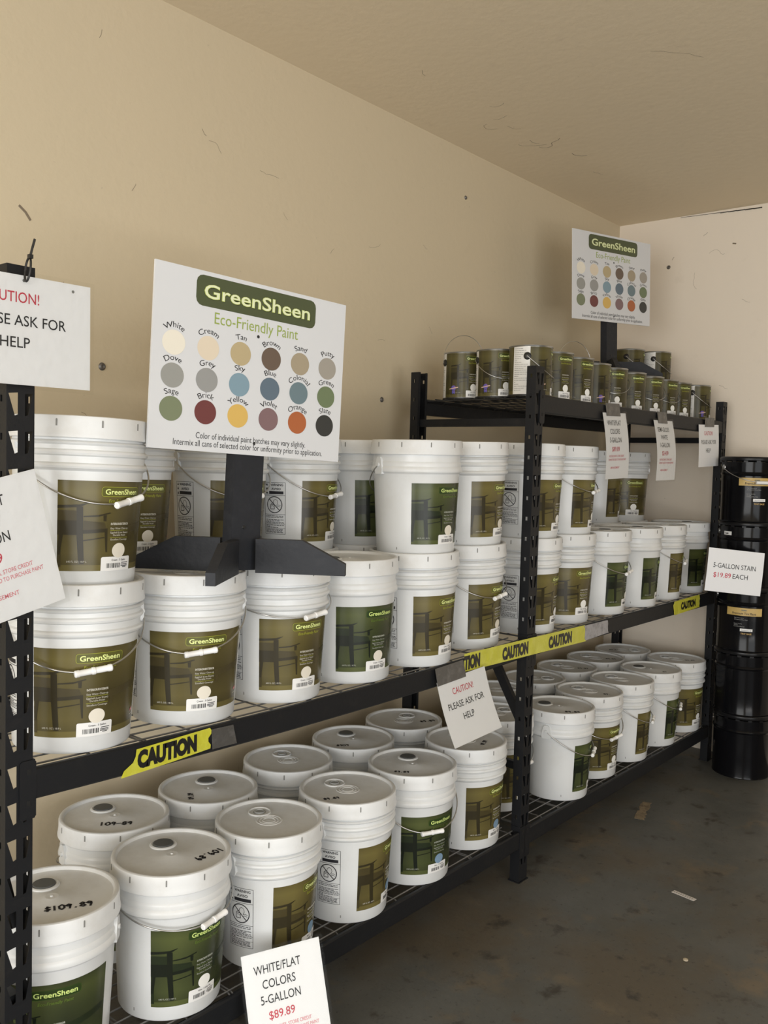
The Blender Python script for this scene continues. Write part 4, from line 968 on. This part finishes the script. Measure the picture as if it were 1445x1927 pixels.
# ------------------------------------------------------------------ signs and notices
sign((-1.411, .0145, .9285 + .3760), -5.0, -2.2, (-56, -144, 34, 124), 'large white paint colour chart on black wooden stand over the near middle shelf')
sign((1.385, .395, Z2 + .0015), -9.6, 3.2, (-54, -144, 36, 126), 'white paint colour chart on black stand on the top shelf by the corner', 1.115, -.015)
t, f = notice((-2.135, -.012, 1.943), (-1.856, -.012, 1.944), (-2.135, -.012, 1.727), .279, .216, 'caution_near', 'laminated ask-for-help notice zip-tied to the top of the nearest post', holes=((.47, .045), (.855, .07)))
b = MB(); c = Vector((.134, -.004, .012)); b.tube([c + Vector((.003 * math.sin(a), -.006 + .017 * math.cos(a) * .6, .024 * math.sin(a))) for a in [2 * PI * i / 24 for i in range(25)]], .0022, can_black, 6)
b.box(c.x - .004, c.x + .004, c.y - .020, c.y - .011, c.z + .020, c.z + .028, can_black); b.tube([c + Vector((0, -.015, .024)), c + Vector((.004, -.015, .04)), c + Vector((.010, -.014, .060))], .0024, can_black, 6)
link('zip_tie', b.mesh('zip_tie'), t)
th = R(14.2); ux, uz = math.cos(th), math.sin(th); cx, cz = -2.052, 1.399
P = lambda a, c: (cx + ux * a - (-uz) * 0 + uz * (-c) * -1 * 0 + ux * 0 + (a * 0), -.014, cz)
tl = (cx - ux * .108 - uz * .1395, -.014, cz - uz * .108 + ux * .1395); tr = (cx + ux * .108 - uz * .1395, -.014, cz + uz * .108 + ux * .1395); bl = (cx - ux * .108 + uz * .1395, -.020, cz - uz * .108 - ux * .1395)
notice(tl, tr, bl, .216, .279, 'flat_near', 'tilted laminated price notice on the nearest post, beside the top olive bucket')
notice((-1.4066, -.015, .302), (-1.2134, -.104, .312), (-1.4066 - .052, -.015 - .085, .302 - .261), .216, .279, 'flat', 'white/flat price notice in clear sleeve leaning at the bottom shelf')
notice((-.586, -.016, .879), (-.31, -.016, .891), (-.597, -.090, .677), .279, .216, 'caution', 'ask-for-help notice hanging under the long caution tape', curl=-.006, tapes=((.0, .16, -.045, .012, .006),))
notice((.529, -.010, 1.823), (.766, -.010, 1.832), (.533, -.028, 1.552), .216, .279, 'flat', 'white/flat price notice hanging from the top shelf beam', curl=.010, tapes=((.03, .16, -.040, .014, .0045),))
notice((1.042, -.010, 1.819), (1.269, -.010, 1.824), (1.052, -.030, 1.545), .216, .279, 'semi', 'semi-gloss price notice hanging from the top shelf beam', curl=.012, tapes=((.045, .15, -.040, .014, .0045),))
notice((1.595, -.010, 1.825), (1.88, -.010, 1.836), (1.600, -.015, 1.612), .279, .216, 'caution', 'ask-for-help notice hanging from the far end of the top shelf beam', curl=.002, tapes=((.08, .21, -.036, .012, .0045),), sleeve=False)
# the stain notice faces the viewer's aisle, taped to two pails of the stack
notice((1.546, -.109, 1.212), (1.730, -.331, 1.188), (1.528, -.104, 1.007), .279, .216, 'stain', 'five gallon stain price notice taped to the black pails', sleeve=False, curl=.004)

tape('caution_tape', 'short caution tape piece on the near middle beam', 'tape', [(-1.724, .921)] + [(-1.512 + .212 * 0, .926)] + jag(-1.512, .920, .874, 5, 2, .005) + [(-1.62, .868), (-1.765, .863), (-1.757, .878), (-1.733, .892), (-1.726, .905)], tape_yellow, -.0060, (('CAUTION', -1.722, -1.552, .873, .917),), skew=.003)
tape('caution_tape', 'long caution tape across the middle post and both middle beams', 'tape', [(-.427, .951), (.0, .9475), (.441, .943)] + jag(.455, .935, .880, 5, 4, .008) + [(.455, .874), (0, .882), (-.424, .889)], tape_yellow, -.0125, (('TION', -.428, -.331, .893, .943), ('CAUTION', -.188, -.008, .890, .938), ('CAUTION', .143, .330, .886, .934)))
tape('caution_tape', 'caution tape piece at the far end of the middle beam', 'tape', jag(1.385, .942, .880, 5, 6, .008)[:0] + [(1.392, .942), (1.723, .946)] + jag(1.728, .936, .886, 4, 8, .004) + [(1.732, .880), (1.56, .876), (1.401, .873)] + jag(1.388, .884, .934, 5, 6, .008), tape_yellow, -.0062, (('CAUTION', 1.478, 1.672, .890, .930),))
tape('duct_tape', 'silver duct tape strip at the end of the long caution tape', 'tape', [(.43, .941), (.645, .940)] + jag(.652, .934, .892, 4, 3, .004) + [(.66, .884), (.45, .878)] + jag(.44, .886, .93, 4, 5, .004), tape_duct, -.0134)
tape('clear_tape', 'dark clear tape patch beside the short caution tape', 'tape', [(-1.507, .921), (-1.437, .9185), (-1.424, .868), (-1.503, .870)], tape_clear, -.0060)
